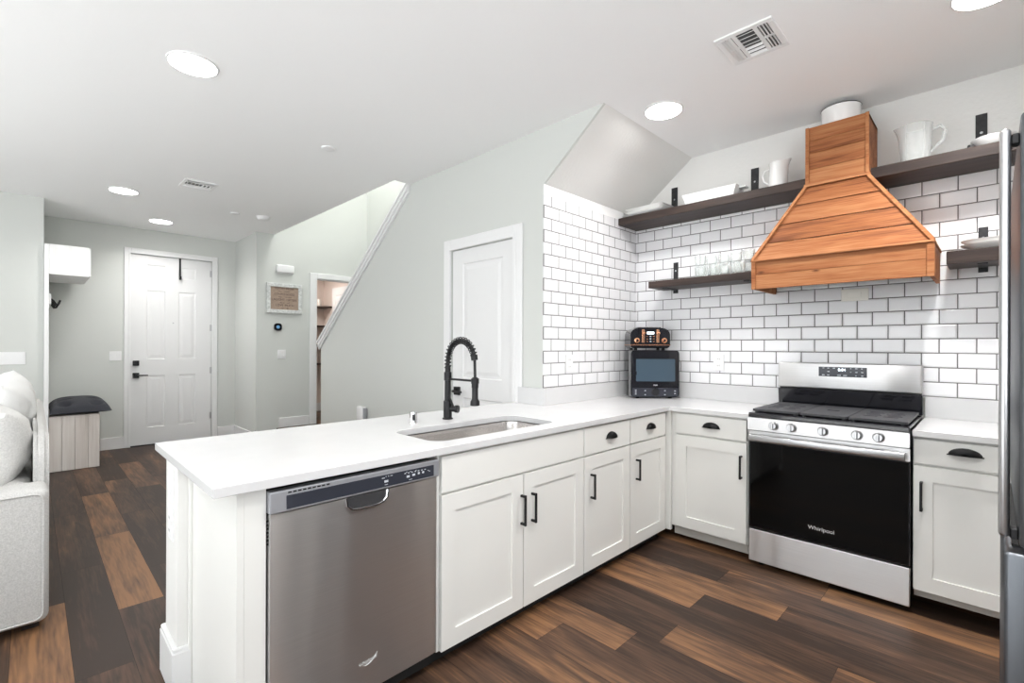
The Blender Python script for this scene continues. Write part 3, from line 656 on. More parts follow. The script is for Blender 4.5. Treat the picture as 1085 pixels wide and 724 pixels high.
# faucet
t = thing('kitchen_faucet', 'matte black spring-coil kitchen faucet behind the sink', 'faucet', (-2.16, 1.652, ZT))
obj('base', LA([(0, 0), (.03, 0), (.03, .006), (.024, .010), (.0235, .10), (.018, .106), (.0175, .215), (.0215, .217), (.0215, .262), (.016, .265), (.0155, .30), (0, .30)], seg=24), 'black', t, smooth=35)
arc = [(0, 0, .28), (0, 0, .32)]
cx, rr_, cz = .115, .115, .325
for i in range(0, 25): a = R(180-165*i/24); arc.append((cx+rr_*math.cos(a), 0, cz+rr_*1.0*math.sin(a)))
obj('hose', TU(arc+[(.231, 0, .33), (.234, 0, .23)], [.0115]*(len(arc)-1)+[.009, .0075, .0075], 12), 'black', t, smooth=60)
# spring: helix along the arc
P = [Vector(p) for p in arc]; cum = [0]
for a, b in zip(P, P[1:]): cum.append(cum[-1]+(b-a).length)
turns = 19; hel = []
for i in range(turns*14+1):
    s = cum[-1]*i/(turns*14); k = max(j for j in range(len(cum)) if cum[j] <= s+1e-9); k = min(k, len(P)-2)
    f = (s-cum[k])/(cum[k+1]-cum[k]); c = P[k].lerp(P[k+1], f); d = (P[k+1]-P[k]).normalized(); nrm = Vector((0, 1, 0)); bn = d.cross(nrm); a = 2*math.pi*i/14
    hel.append(c+.0178*(math.cos(a)*nrm+math.sin(a)*bn))
obj('spring', TU(hel, .003, 6), 'black', t, smooth=60)
obj('coil_collar', TU([P[-1]+Vector((-.002, 0, .008)), P[-1]+Vector((.003, 0, -.02))], .018, 16), 'black', t, smooth=40)
sp = obj('spray_head', LA([(0, .245), (.012, .245), (.0185, .238), (.0185, .19), (.0165, .188), (.0165, .13), (.024, .118), (.025, .098), (.020, .095), (0, .095)], (.234, 0, 0), 24), 'black', t, smooth=35)
obj('spray_ring', LA([(.0192, .236), (.0192, .222)], (.234, 0, 0), 24, cap=False), 'iron', sp)
bm = bmesh.new(); tube(bm, [(.015, 0, .225), (.22, 0, .225)], .006, 10); lathe(bm, [(.021, .212), (.021, .238)], (.234, 0, 0), 20, cap=False); obj('docking_arm', bm, 'black', t, smooth=40)
bm = bmesh.new(); tube(bm, [(.010, .005, .058), (.044, .022, .058)], .0165, 16); obj('handle_hub', bm, 'black', t, smooth=40)
bm = bmesh.new(); tube(bm, [(.036, .014, .064), (.028, .004, .10), (.018, -.008, .135)], [.006, .0055, .005], 10); obj('handle_lever', bm, 'black', t, smooth=40)
obj('hub_cap', TU([(.043, .0215, .058), (.058, .029, .058)], .021, 18), 'black', t, smooth=40)
t = thing('air_gap', 'small chrome air gap cap on the counter left of the faucet', 'air gap', (-2.18, 1.44, ZT))
obj('cap', LA([(0, 0), (.022, 0), (.0215, .004), (.0205, .045), (.0195, .056), (.012, .060), (0, .061)], seg=24), 'chrome', t, smooth=35)
bm = PR(rrect(-.008, .008, -.016, .016, .007, 4), 1, -.0218, -.019); obj('vent_slot', bm, 'iron', t, (0, 0, .03), (0, 0, R(60)))

# ------------------------------------------------------------------ dishwasher (faces +X)
t = thing('dishwasher', 'brushed stainless steel dishwasher at the end of the peninsula', 'dishwasher', (PX, .5215, 0), 90)
W = .644
obj('tub', BX(.012, W-.012, .03, .57, .03, .862), 'dark', t)
obj('toe_panel', BX(.02, W-.02, .06, .075, .005, .085), 'dark', t)
bm = bmesh.new()
pts = [(.0, .022), (.006, .004)] + [(.006+(W-.012)*i/16, .002-.006*math.sin(math.pi*i/16)) for i in range(1, 16)] + [(W-.006, .004), (W, .022)]
prism(bm, [(x, y) for x, y in pts], 2, .088, .795); dp = obj('door_panel', bm, 'steel', t, smooth=40)
cp = obj('control_panel', BX(0, W, -.008, .03, .798, .868, .005, 2), 'greyplastic', t)
obj('console', BX(.05, W-.028, -.0095, -.007, .806, .85, .004, 2), 'console', cp)
bm = bmesh.new()
for i in range(9): box(bm, .055+.0155*i, .066+.0155*i, -.0086, -.0075, .856, .861)
obj('vent_slots', bm, 'dark', cp)
bm = bmesh.new()
for i in range(7): box(bm, -.001, .012, .010+.0015, .016, .70+.012*i, .706+.012*i)
obj('side_vent', bm, 'dark', t)
for lo, hi in ((0, .45), (.45, 1)):
    bm = bmesh.new()
    for x in (.385, .39, .48, .495, .51, .525, .54, .555, .57):
        if lo < x < hi: box(bm, x, x+.007, -.0098, -.0094, .838, .841)
    for x in (.40, .41, .42, .425, .488, .505, .53):
        if lo < x < hi: box(bm, x, x+.004, -.0098, -.0094, .842, .8445)
    for x, z, a in ((.395, .822, .016), (.49, .822, .013), (.515, .824, .013), (.54, .826, .009), (.56, .826, .009)):
        if lo < x < hi: box(bm, x, x+a, -.0098, -.0094, z, z+.008)
    for x, z, a in ((.397, .813, .012), (.50, .812, .014), (.585, .832, .006), (.592, .828, .006)):
        if lo < x < hi: box(bm, x, x+a, -.0098, -.0094, z, z+.002)
    obj('button_marks', bm, 'mark', cp)
# pocket handle: half bowl with a bright lip, recess shade painted inside
bm = bmesh.new(); hx0, hx1, hz1 = .245, .415, .797; rows = []
out = [(hx0, hz1), (hx0+.004, hz1-.03), (hx0+.022, hz1-.046), (hx0+.05, hz1-.05), (hx1-.05, hz1-.05), (hx1-.022, hz1-.046), (hx1-.004, hz1-.03), (hx1, hz1)]
cxh = (hx0+hx1)/2
for s, y in ((1.0, -.005), (.985, -.0125), (.93, -.0125), (.89, -.0075), (.72, -.0065)):
    rows.append([bm.verts.new((cxh+(x-cxh)*s, y, hz1+(z-hz1)*(s if s > .5 else s))) for x, z in out])
for A, B in zip(rows, rows[1:]):
    for i in range(len(A)-1): bm.faces.new((A[i], A[i+1], B[i+1], B[i]))
bm.faces.new(rows[-1]).material_index = 1
for f in bm.faces:
    if all(v in rows[-1] or v in rows[-2] for v in f.verts): f.material_index = 1
obj('pocket_handle', bm, ['chrome', 'pocket'], dp, smooth=50)
# badge: lettering crossed by a swoosh
tx = obj('lettering', text_mesh('Whirlpool', .017), 'logo', dp, (.335, -.0050, .195), (0, R(-6), 0))
sw = [(.330+.042*f, -.0054, .183+.002*f+.030*f*f) for f in [-.35+1.35*i/21 for i in range(22)]]
obj('swoosh', TU(sw, [.0004+.0012*math.sin(math.pi*i/21) for i in range(22)], 6), 'logo', dp)

# ------------------------------------------------------------------ gas range (faces -Y)
t = thing('gas_range', 'stainless steel gas range with black oven door glass', 'stove', (-.667, 3.083, 0))
hw = .379
obj('body', BX(-hw+.004, hw-.004, .035, .64, .035, .90), 'enamel', t)
for x in (-.33, .33):
    for y in (.08, .58): obj('foot', LA([(.018, 0), (.018, .036)], (x, y, 0), 12), 'dark', t)
obj('storage_drawer', BX(-hw, hw, 0, .032, .035, .228, .004, 2), 'steel', t)
od = obj('oven_door', BX(-hw, hw, .002, .034, .236, .822, .004, 2), 'enamel', t)
obj('door_glass', BX(-hw+.006, hw-.006, -.002, .002, .242, .752, .001, 1), 'glassblack', od)
obj('door_band', BX(-hw, hw, -.003, .004, .756, .822, .002, 1), 'steel', od)
bm = bmesh.new(); box(bm, -hw+.012, hw-.012, -.052, -.028, .764, .806, .008, 3)
for s in (-1, 1): box(bm, s*(hw-.035)-.02, s*(hw-.035)+.02, -.03, -.002, .770, .80, .002, 1)
obj('handle', bm, 'steel2', od, smooth=40)
obj('lettering', text_mesh('Whirlpool', .030), 'logo', od, (0, -.0026, .318))
bm = bmesh.new(); prism(bm, [(-.030, .828), (-.026, .902), (.04, .902), (.04, .828)], 0, -hw, hw, .003); cp = obj('control_panel', bm, 'steel', t)
for x in (-.233, -.140, .013, .166, .257):
    bm = bmesh.new(); lathe(bm, [(.026, 0), (.026, -.006), (.0235, -.008), (.0205, -.030), (.018, -.033), (0, -.033)], (0, 0, 0), 28, axis='Y')
    k = obj('knob', bm, 'steel2', cp, (x, -.0275, .866), (R(-3), 0, 0), smooth=35)
    obj('grip', BX(-.0065, .0065, -.044, -.03, -.021, .021, .003, 2), 'steel2', k)
obj('cooktop', BX(-hw, hw, -.012, .57, .903, .93, .006, 2), 'enamel', t)
def slots(cx, kind):
    if kind == 0: return [rrect(cx-.03, cx+.03, .255, .30, .006, 2)]
    r = []
    for i, yy in enumerate((.17, .225, .28, .335, .39)):
        for s in (-1, 1):
            a = cx+s*.045+(i % 2)*.012-.006; r.append(rrect(a-.032, a+.032, yy-.013, yy+.013, .005, 2))
    return r
for lab, x0, x1, kd in (('l', -hw+.012, -.118, 1), ('c', -.114, .114, 0), ('r', .118, hw-.012, 1)):
    bm = plate_mesh([rrect(x0, x1, .02, .545, .012, 3)]+slots((x0+x1)/2, kd), .936, .950, .002)
    for fx in (x0+.02, x1-.02):
        for fy in (.04, .52): box(bm, fx-.008, fx+.008, fy-.008, fy+.008, .93, .938)
    obj('grate', bm, 'castiron', t)
for x, y in ((-.24, .15), (-.24, .42), (0, .28), (.24, .15), (.24, .42)):
    obj('burner', LA([(.05, .93), (.05, .936), (.036, .938), (.034, .942), (0, .942)], (x, y, 0), 24), 'iron', t)
bm = bmesh.new(); prism(bm, [(.575, .93), (.56, 1.045), (.60, 1.045), (.64, .93)], 0, -hw, hw, .002); obj('riser', bm, 'enamel', t)
bg_ = obj('backguard', BX(-hw, hw, .555, .635, 1.055, 1.222, .008, 3), 'steel', t, smooth=40)
obj('vent_lip', BX(-hw+.01, hw-.01, .565, .63, 1.045, 1.056), 'dark', t)
ds = obj('display_panel', BX(-.137, .12, .553, .556, 1.136, 1.198, .001, 1), 'console', bg_)
obj('clock_window', BX(-.04, .022, .5522, .5532, 1.158, 1.194), 'console', ds)
obj('clock_digits', text_mesh('8:04', .024), 'ledwhite', ds, (-.010, .5520, 1.18))
bm = bmesh.new()
for x, z, a in ((-.115, .19, .010), (-.088, .19, .010), (-.058, .19, .012), (-.088, .168, .012), (-.118, .146, .016), (-.09, .146, .012), (-.035, .146, .02), (-.003, .146, .02), (.034, .19, .006), (.06, .19, .012), (.09, .19, .008), (.034, .168, .006), (.06, .168, .012), (.09, .168, .012), (.06, .146, .008), (.09, .146, .012)):
    box(bm, x, x+a, .5520, .5530, 1+z-.003, 1+z+.003)
obj('button_marks', bm, 'mark', ds)

# ------------------------------------------------------------------ wooden hood (faces -Y)
t = thing('range_hood', 'orange reclaimed-wood range hood above the stove', 'range hood', (-.66, 3.30, 0))
hb = .443; Yb = WY-.013-3.30
def hbx(*a): return lambda bm: box(bm, *a, .0015, 1)
boards('lower_box', [hbx(-hb+.018, hb-.018, 0, .018, 1.697, 1.787), hbx(-hb+.018, hb-.018, .0015, .018, 1.789, 1.872), hbx(-hb, -hb+.018, .0, Yb, 1.697, 1.872), hbx(hb-.018, hb, 0, Yb, 1.697, 1.872)], 'hood', t, [.62, .55, .6, .5])
for a, b in ((-hb-.004, -hb+.022), (hb-.028, hb+.004)): boards('corner_trim', [hbx(a, b, -.006, 0, 1.695, 1.872)], 'hood', t, [.62])
boards('ledge_trim', [hbx(-hb-.006, hb+.006, -.012, Yb, 1.872, 1.884)], 'hood', t, [.7])
obj('liner', BX(-hb+.02, hb-.02, .02, Yb, 1.80, 1.815), 'steel2', t)
# sloped body: bottom rectangle at z 1.884 up to the chimney at z 2.326
zb, zt_ = 1.884, 2.326; B0, T0 = (-.442, .442, .004), (-.168, .148, .125)
def lerp(a, b, f): return a+(b-a)*f
def slope_plank(f0, f1):
    def g(bm):
        q = []
        for f in (f0, f1):
            z = lerp(zb, zt_, f); q.append((lerp(B0[0], T0[0], f), lerp(B0[1], T0[1], f), lerp(B0[2], T0[2], f), z))
        (a0, b0, c0, z0), (a1, b1, c1, z1) = q
        v = [bm.verts.new(p) for p in ((a0, c0, z0), (b0, c0, z0), (b1, c1, z1), (a1, c1, z1), (a0, c0+.02, z0), (b0, c0+.02, z0), (b1, c1+.02, z1), (a1, c1+.02, z1))]
        for i in ((0, 1, 2, 3), (7, 6, 5, 4), (0, 4, 5, 1), (1, 5, 6, 2), (2, 6, 7, 3), (3, 7, 4, 0)): bm.faces.new([v[k] for k in i])
    return g
boards('sloped_front', [slope_plank(a+.006, b-.006) for a, b in ((0, .235), (.235, .49), (.49, .745), (.745, .99))], 'hood', t, [.50, .30, .46, .38])
for s, nm in ((-1, 0), (1, 1)):
    i = 0 if s < 0 else 1
    def side(bm, i=i):
        v = [bm.verts.new(p) for p in ((B0[i], B0[2]+.01, zb), (B0[i], Yb, zb), (T0[i], Yb, zt_), (T0[i], T0[2]+.01, zt_))]
        w_ = [bm.verts.new((p.co.x-(.015 if i else -.015), p.co.y, p.co.z)) for p in v]
        bm.faces.new(v); bm.faces.new(w_[::-1])
        for k in range(4): bm.faces.new((v[k], v[(k+1) % 4], w_[(k+1) % 4], w_[k]))
    boards('sloped_side', [side], 'hood', t, [.45])
    e0, e1 = Vector((B0[i], B0[2]-.003, zb)), Vector((T0[i], T0[2]-.003, zt_))
    boards('edge_trim', [lambda bm, e0=e0, e1=e1, s=s: prism2(bm, e0, e1, s)] if 0 else [lambda bm, e0=e0, e1=e1: tube(bm, [e0, e1], .0125, 4)], 'hood', t, [.74])
cz1 = 2.69
boards('chimney', [hbx(T0[0], T0[1], T0[2], T0[2]+.02, a+.001, b-.001) for a, b in ((2.338, 2.43), (2.43, 2.53), (2.53, 2.605), (2.605, cz1))] +
       [hbx(T0[0], T0[0]+.02, T0[2]+.02, Yb, 2.338, cz1), hbx(T0[1]-.02, T0[1], T0[2]+.02, Yb, 2.338, cz1), hbx(T0[0], T0[1], T0[2]+.02, Yb, cz1-.02, cz1)], 'hood', t, [.5, .42, .52, .55, .45, .38, .5])
for a, b in ((T0[0]-.004, T0[0]+.016), (T0[1]-.014, T0[1]+.004)): boards('chimney_trim', [hbx(a, b, T0[2]-.008, T0[2], 2.34, cz1)], 'hood', t, [.66])
boards('collar_trim', [hbx(T0[0]-.010, T0[1]+.010, T0[2]-.014, Yb, 2.322, 2.339)], 'hood', t, [.68])
# pot on the chimney
t = thing('enamel_pot', 'white enamel pot with a black rim on top of the wooden hood', 'pot', (-.675, 3.575, cz1+.0005))
obj('body', LA([(0, 0), (.092, 0), (.1, .01), (.103, .11), (.106, .122), (.100, .122), (.097, .012), (0, .008)], seg=36), 'ceramic', t, smooth=40)
tor = [(.1045*math.cos(R(10*i)), .1045*math.sin(R(10*i)), .123) for i in range(37)]; obj('rim', TU(tor, .0032, 8, cap=False), 'black', t, smooth=60)

# ------------------------------------------------------------------ shelves
def shelf(label, x0, x1, zt, th, yf, brackets, up=.12, cat='shelf', bw=.02):
    t = thing('wall_shelf', label, cat, (0, 0, 0))
    boards('board', [lambda bm: box(bm, x0, x1, yf, WY-.0125, zt-th, zt, .003, 1)], 'shelf', t, [.5])
    for bx in brackets:
        bm = bmesh.new(); yb = WY-.0125 if zt < 2.3 else WY-.0005
        box(bm, bx-bw, bx+bw, yb-.006, yb, zt+.0005, zt+up, .001, 1)
        br = obj('bracket', bm, 'iron', t)
        obj('screw', LA([(0, -.0085), (.006, -.0075), (.007, -.006)], (bx, yb, zt+up*.6), 12, axis='Y'), 'steel2', br)
        if zt > 2.3: continue
        bm = bmesh.new(); box(bm, bx-.02, bx+.02, yf+.05, WY-.0135, zt-th-.006, zt-th-.0005, .001, 1); box(bm, bx-.02, bx+.02, WY-.019, WY-.0135, zt-th-.03, zt-th-.006); obj('bracket_arm', bm, 'iron', br)
    return t
ZU, ZL = 2.385, 1.842
shelf('dark walnut upper shelf left of the wooden hood', SX+.001, -.835, ZU, .058, 3.44, (-1.853, -1.233), .245, bw=.026)
shelf('dark walnut upper shelf right of the wooden hood', -.505, KR-.001, ZU-.02, .062, 3.44, (-.048,), .26, bw=.024)
shelf('dark walnut lower shelf with clear glasses, left of the hood', -1.945, -1.11, ZL, .052, 3.48, (-1.834, -1.218), .17)
shelf('dark walnut short lower shelf right of the hood', -.178, KR-.001, ZL, .07, 3.48, (-.039,), .15)
# upper shelf crockery
t0 = None
for i in range(3):
    s = 1-.012*(i % 2)
    bm = bmesh.new(); rings = []
    for (g, z) in ((-.055, 0), (-.05, 0), (.0, .016), (.004, .019), (-.002, .020), (-.05, .006), (-.055, .005)):
        rings.append([bm.verts.new((a*s, b*s, z)) for a, b in rrect(-.17-g*.9, .17+g*.9, -.105-g, .105+g, .03+g*.2, 5)])
    for A, B in zip(rings, rings[1:]):
        for k in range(len(A)): bm.faces.new((A[k], A[(k+1) % len(A)], B[(k+1) % len(A)], B[k]))
    bm.faces.new(rings[0]); bm.faces.new(rings[-1])
    o = obj('platter', bm, 'ceramic', None, (-2.0+.012*(i-1), 3.565, ZU+.001+.0225*i), (0, 0, R((-3, 3, -2)[i])), smooth=50)
    tag(o, ['lowest', 'middle', 'topmost'][i]+' white rectangular platter of the stack at the upper shelf\'s left end', 'platter', 'white platters on the upper shelf')
# long flared dish
bm = bmesh.new(); rings = []
for (g, z) in ((-.03, 0), (0, .085), (-.004, .086), (-.034, .006)):
    rings.append([bm.verts.new((a, b, z)) for a, b in rrect(-.20-g, .20+g, -.085-g*.6, .085+g*.6, .006, 2)])
for A, B in zip(rings, rings[1:]):
    for k in range(len(A)): bm.faces.new((A[k], A[(k+1) % len(A)], B[(k+1) % len(A)], B[k]))
bm.faces.new(rings[0]); bm.faces.new(rings[-1])
t = thing('serving_dish', 'long white flared serving dish on the upper shelf', 'dish', (-1.475, 3.575, ZU+.001))
obj('body', bm, 'ceramic', t, smooth=30)
bm = bmesh.new(); box(bm, .195, .245, -.03, .03, .066, .078, .004, 2); obj('end_handle', bm, 'ceramic', t)
# white pitcher
def pitcher(name, label, loc, rz, prof, m, spoutz, r0, hpts, hr, lip=.03):
    t = thing(name, label, 'pitcher', loc, rz)
    bm = bmesh.new(); lathe(bm, prof, seg=40)
    for v in bm.verts:
        ang = math.atan2(v.co.y, v.co.x); k = max(0, math.cos(ang))**10*max(0, (v.co.z-spoutz)/.05)
        rad = math.hypot(v.co.x, v.co.y)
        if rad > r0*.7: v.co.x += lip*min(1, k); v.co.z += .012*min(1, k)
    obj('body', bm, m, t, smooth=45); obj('handle', TU(hpts, hr, 10), m, t, smooth=60); return t
pitcher('pitcher', 'plain white ceramic pitcher left of the wooden hood', (-1.03, 3.575, ZU+.001), 0, [(0, 0), (.05, 0), (.056, .006), (.058, .08), (.053, .15), (.056, .185), (.052, .186), (.049, .15), (.053, .08), (.05, .01), (0, .008)], 'ceramic', .13, .05,
        [(-.053, 0, .155), (-.085, 0, .15), (-.098, 0, .115), (-.09, 0, .075), (-.057, 0, .05)], .007, .022)
ph = pitcher('pitcher', 'clear pressed-glass pitcher with diamond pattern on the upper shelf', (-.318, 3.575, ZU-.019), 180, [(0, 0), (.060, 0), (.064, .008), (.070, .10), (.075, .155), (.079, .20), (.080, .222), (.076, .222), (.071, .155), (.060, .016), (0, .014)], 'pglass', .19, .06,
        [(-.072, 0, .185), (-.110, 0, .195), (-.130, 0, .165), (-.118, 0, .11), (-.064, 0, .06)], .009, .03)
# gravy dish at the shelf end
t = thing('small_dish', 'small white dish with a dark end at the right end of the upper shelf', 'dish', (.0, 3.56, ZU-.019))
obj('body', LA([(0, 0), (.04, 0), (.05, .006), (.085, .05), (.088, .056), (.083, .055), (.046, .01), (0, .008)], seg=32), 'ceramic', t, smooth=40)
obj('dark_grip', BX(-.10, -.066, -.02, .02, .0, .045, .008, 2), 'black', t)
# glasses, stacked two high
prof_r = [(0, 0), (.026, 0), (.036, .02), (.04, .045), (.036, .08), (.034, .082), (.0335, .078), (.037, .045), (.033, .022), (.024, .008), (0, .007)]
prof_t = [(0, 0), (.035, 0), (.037, .004), (.04, .085), (.0385, .0855), (.035, .012), (0, .011)]
def mkglass(prof): return LA(prof, seg=28)
spots = [(-1.575, 't'), (-1.488, 'r'), (-1.40, 'r'), (-1.312, 'r'), (-1.225, 't')]
words = ['first', 'second', 'third', 'fourth', 'fifth']
g0 = {'t': obj('drinking_glass', mkglass(prof_t), 'glass', smooth=40), 'r': obj('drinking_glass', mkglass(prof_r), 'glass', smooth=40)}; used = set()
for i, (x, k) in enumerate(spots):
    for lev in (0, 1):
        o = g0[k] if k not in used else g0[k].copy()
        if k in used: COL.objects.link(o)
        used.add(k); o.location = (x, 3.60, ZL+.0008+lev*(.0865 if k == 't' else .083))
        tag(o, ('lower' if lev == 0 else 'upper')+' %s glass of the %s two-high stack from the left on the shelf' % ('straight clear' if k == 't' else 'rounded clear', words[i]), 'glass', 'clear glasses on the lower shelf')
for i, x in enumerate((-1.525, -1.435, -1.265)):
    o = g0['r'].copy(); COL.objects.link(o); o.location = (x, 3.535, ZL+.0008)
    tag(o, ['left', 'middle', 'right'][i]+'most'.replace('most', '' if i == 1 else 'most')+' single rounded glass standing in front of the stacked glasses', 'glass', 'clear glasses on the lower shelf')
# oval dishes on the right lower shelf
for i in range(2):
    bm = LA([(0, 0), (.07, 0), (.08, .004), (.125, .032), (.128, .036), (.122, .036), (.075, .008), (0, .006)], seg=36)
    bmesh.ops.scale(bm, verts=bm.verts, vec=(1, .72, 1))
    o = obj('oval_dish', bm, 'ceramic', None, (.0, 3.60, ZL+.0008+.022*i), smooth=40); tag(o, ['lower', 'upper'][i]+' white oval dish stacked on the short lower shelf', 'dish', 'white oval dishes on the lower shelf')

# ------------------------------------------------------------------ microwave and toaster in the corner, turned to face the room
ang = 45
cp_ = Vector((SX, WY)) + Vector((.7071, -.7071))*.395 + Vector((.7071, .7071))*.042       # centre of the front face
t = thing('microwave', 'compact black microwave with rounded back in the tiled corner', 'microwave', (cp_.x, cp_.y, ZT), ang)
hw = .188
D_ = [(-hw, .012), (hw, .012)]+[(hw*math.cos(R(a)), .06+.20*math.sin(R(a))) for a in range(0, 181, 12)]
obj('body', PR(D_, 2, .014, .375), 'steel2', t, smooth=30)
obj('front', PR(rrect(-hw-.002, hw+.002, .010, .380, .026, 5), 1, -.012, .014, bev=.004), 'enamel', t, smooth=40)
dr = obj('door', PR(rrect(-hw+.006, hw-.008, .088, .372, .02, 5), 1, -.019, -.0125, bev=.002), 'enamel', t, smooth=40)
obj('window', PR(rrect(-hw+.034, hw-.034, .135, .312, .008, 3), 1, -.0205, -.0192), 'bglass', dr)
obj('latch', BX(-hw+.012, -hw+.04, -.022, -.0192, .185, .215, .004, 2), 'enamel', dr)
obj('lettering', text_mesh('max', .020), 'logo', dr, (0, -.0194, .107))
pn_ = obj('control_strip', BX(-hw+.006, hw-.006, -.0165, -.0125, .016, .083, .003, 2), 'console', t)
obj('dial', LA([(.031, -.0165), (.031, -.020), (.028, -.023), (0, -.023)], (0, 0, .052), 28, axis='Y'), 'enamel', pn_, smooth=40)
bm = bmesh.new()
for x, z in ((-.155, .065), (-.155, .05), (-.155, .035), (-.08, .062), (-.08, .03), (.075, .062), (.075, .03), (.155, .06), (.155, .04)): box(bm, x-.006, x+.006, -.0172, -.0166, z-.003, z+.003)
obj('button_marks', bm, 'mark', pn_)
for x in (-.13, .13):
    for y in (.03, .16): obj('foot', LA([(.014, 0), (.014, .0145)], (x, y, 0), 12), 'dark', t)
t = thing('toaster', 'black four-slice toaster with copper trim on top of the microwave', 'toaster', (cp_.x-.017-.02, cp_.y+.017-.02, ZT+.3805), ang)
tw = .158
def dome(x0, x1, z0, z1, r): return [(x0+.012, z0), (x1-.012, z0), (x1, z0+.02)]+[(x1-r*(1-math.cos(R(a)))-.0, z1-r*.75+r*.75*math.sin(R(a))) for a in range(0, 91, 15)]+[(x0+r*(1-math.cos(R(a))), z1-r*.75+r*.75*math.sin(R(a))) for a in range(90, -1, -15)]+[(x0, z0+.02)]
bd = obj('body', PR(dome(-tw, tw, .016, .178, .07), 1, .0, .20, bev=.006), 'enamel', t, smooth=40)
obj('base_band', BX(-tw-.002, tw+.002, -.002, .202, .038, .046, .002, 1), 'copper', t)
obj('top_plate', BX(-.095, .095, .03, .17, .1785, .188, .004, 2), 'chrome', t)
for x in (-.06, -.02, .02, .06): obj('slot', BX(x-.011, x+.011, .045, .155, .1875, .1892), 'dark', t)
for s in (-1, 1):
    bm = bmesh.new(); box(bm, s*.058-.011, s*.058+.011, -.005, .004, .06, .165, .003, 2); lv = obj('lever_track', bm, 'copper', t)
    obj('lever', BX(s*.058-.014, s*.058+.014, -.024, -.004, .128, .145, .004, 2), 'copper', lv)
    kn = obj('knob', LA([(.023, .004), (.023, -.008), (.02, -.012), (.012, -.013), (.011, -.017), (0, -.017)], (s*.108, 0, .078), 24, axis='Y'), 'copper', t, smooth=40)
    obj('knob_cap', LA([(.010, -.0165), (.009, -.02), (0, -.02)], (s*.108, 0, .078), 16, axis='Y'), 'enamel', kn)
dp_ = obj('display', BX(-.028, .028, -.003, .002, .128, .146, .001, 1), 'ledwhite', t)
for x in (-.026, 0, .026):
    for z in (.070, .09, .11): obj('button', BX(x-.0065, x+.0065, -.003, .002, z-.004, z+.004, .001, 1), 'copper' if x else 'mark', t)
for x in (-.11, .11):
    for y in (.03, .17): obj('foot', LA([(.014, 0), (.012, .017)], (x, y, 0), 12), 'dark', t)

# ------------------------------------------------------------------ fridge at the right edge (doors face -X)
t = thing('refrigerator', 'tall stainless steel refrigerator cut off by the right edge', 'refrigerator', (0, 1.46, 0), 0)
obj('cabinet', BX(.112, KR-.02, .004, .76, .02, 1.84, .006, 2), 'fridge', t)
dd = obj('door', BX(.040, .102, 0, .765, .905, 1.82, .010, 4), 'fridge', t, smooth=40)
bm = bmesh.new(); box(bm, .009, .027, .028, .066, .915, 1.80, .008, 4); obj('handle', bm, 'steel2', dd, smooth=40)
for z in (.925, 1.775): obj('handle_mount', BX(.0265, .0405, .034, .060, z-.012, z+.012, .003, 1), 'iron', dd)
obj('door_gasket', BX(.1025, .1115, .012, .75, .06, 1.81), 'dark', t)
fz = obj('freezer_drawer', BX(.018, .102, 0, .765, .05, .893, .008, 3), 'fridge', t, smooth=40)
obj('finger_groove', BX(.03, .09, .05, .71, .8935, .899), 'dark', fz)
obj('top_hinge', BX(.05, .14, .68, .74, 1.8405, 1.856, .004, 2), 'iron', t)
for x in (.16, .75):
    for y in (.06, .70): obj('foot', LA([(.02, 0), (.02, .0205)], (x, y, 0), 12), 'dark', t)

# ------------------------------------------------------------------ hall tree with bench and cushion
t = thing('hall_tree', 'whitewashed hall tree with upper cabinet and storage bench by the entry', 'hall tree', (0, 0, 0))
boards('back_panel', [lambda bm: box(bm, -7.78, -6.862, .092, .128, 0, 2.36, .002, 1)], 'oldwhite', t, [.7])
uc = boards('upper_cabinet', [lambda bm: box(bm, -7.78, -6.862, .1285, .435, 2.05, 2.362, .003, 1)], 'oldwhite', t, [.6])
for a, b in ((-7.775, -7.322), (-7.319, -6.866)):
    o = boards('cabinet_door', [lambda bm, a=a, b=b: box(bm, a, b, .4355, .452, 2.055, 2.358, .002, 1)], 'oldwhite', t, [.55])
    hx_ = b-.06 if a < -7.5 else a+.06
    bm = bmesh.new(); box(bm, hx_-.005, hx_+.005, .47, .478, 2.15, 2.25, .002, 1); box(bm, hx_-.005, hx_+.005, .452, .472, 2.155, 2.163); box(bm, hx_-.005, hx_+.005, .452, .472, 2.237, 2.245); obj('handle', bm, 'steel2', o)
obj('hook_rail', BX(-7.74, -6.90, .1285, .146, 1.74, 1.85, .003, 1), 'trim', t)
for x in (-6.93, -7.2, -7.47, -7.7):
    obj('coat_hook', TU([(x, .146, 1.80), (x, .165, 1.78), (x, .185, 1.745), (x, .205, 1.75), (x, .215, 1.79)], [.009, .008, .008, .008, .01], 10), 'black', t, smooth=60)
bn = boards('bench', [lambda bm, a=a, b=b: box(bm, -6.884, -6.862, a+.001, b-.001, .003, .575, .002, 1) for a, b in ((.13, .23), (.23, .33), (.33, .435), (.435, .53))] +
            [lambda bm: box(bm, -7.78, -6.885, .13, .512, .02, .56, .002, 1), lambda bm: box(bm, -7.78, -6.885, .1285, .53, .5605, .577, .002, 1)], 'whitewash', t, [.55, .7, .45, .6, .6, .5])
for a, b in ((-7.77, -7.33), (-7.325, -6.89)):
    boards('bench_door', [lambda bm, a=a, b=b: box(bm, a, b, .5125, .53, .03, .555, .002, 1)], 'whitewash', t, [.55])
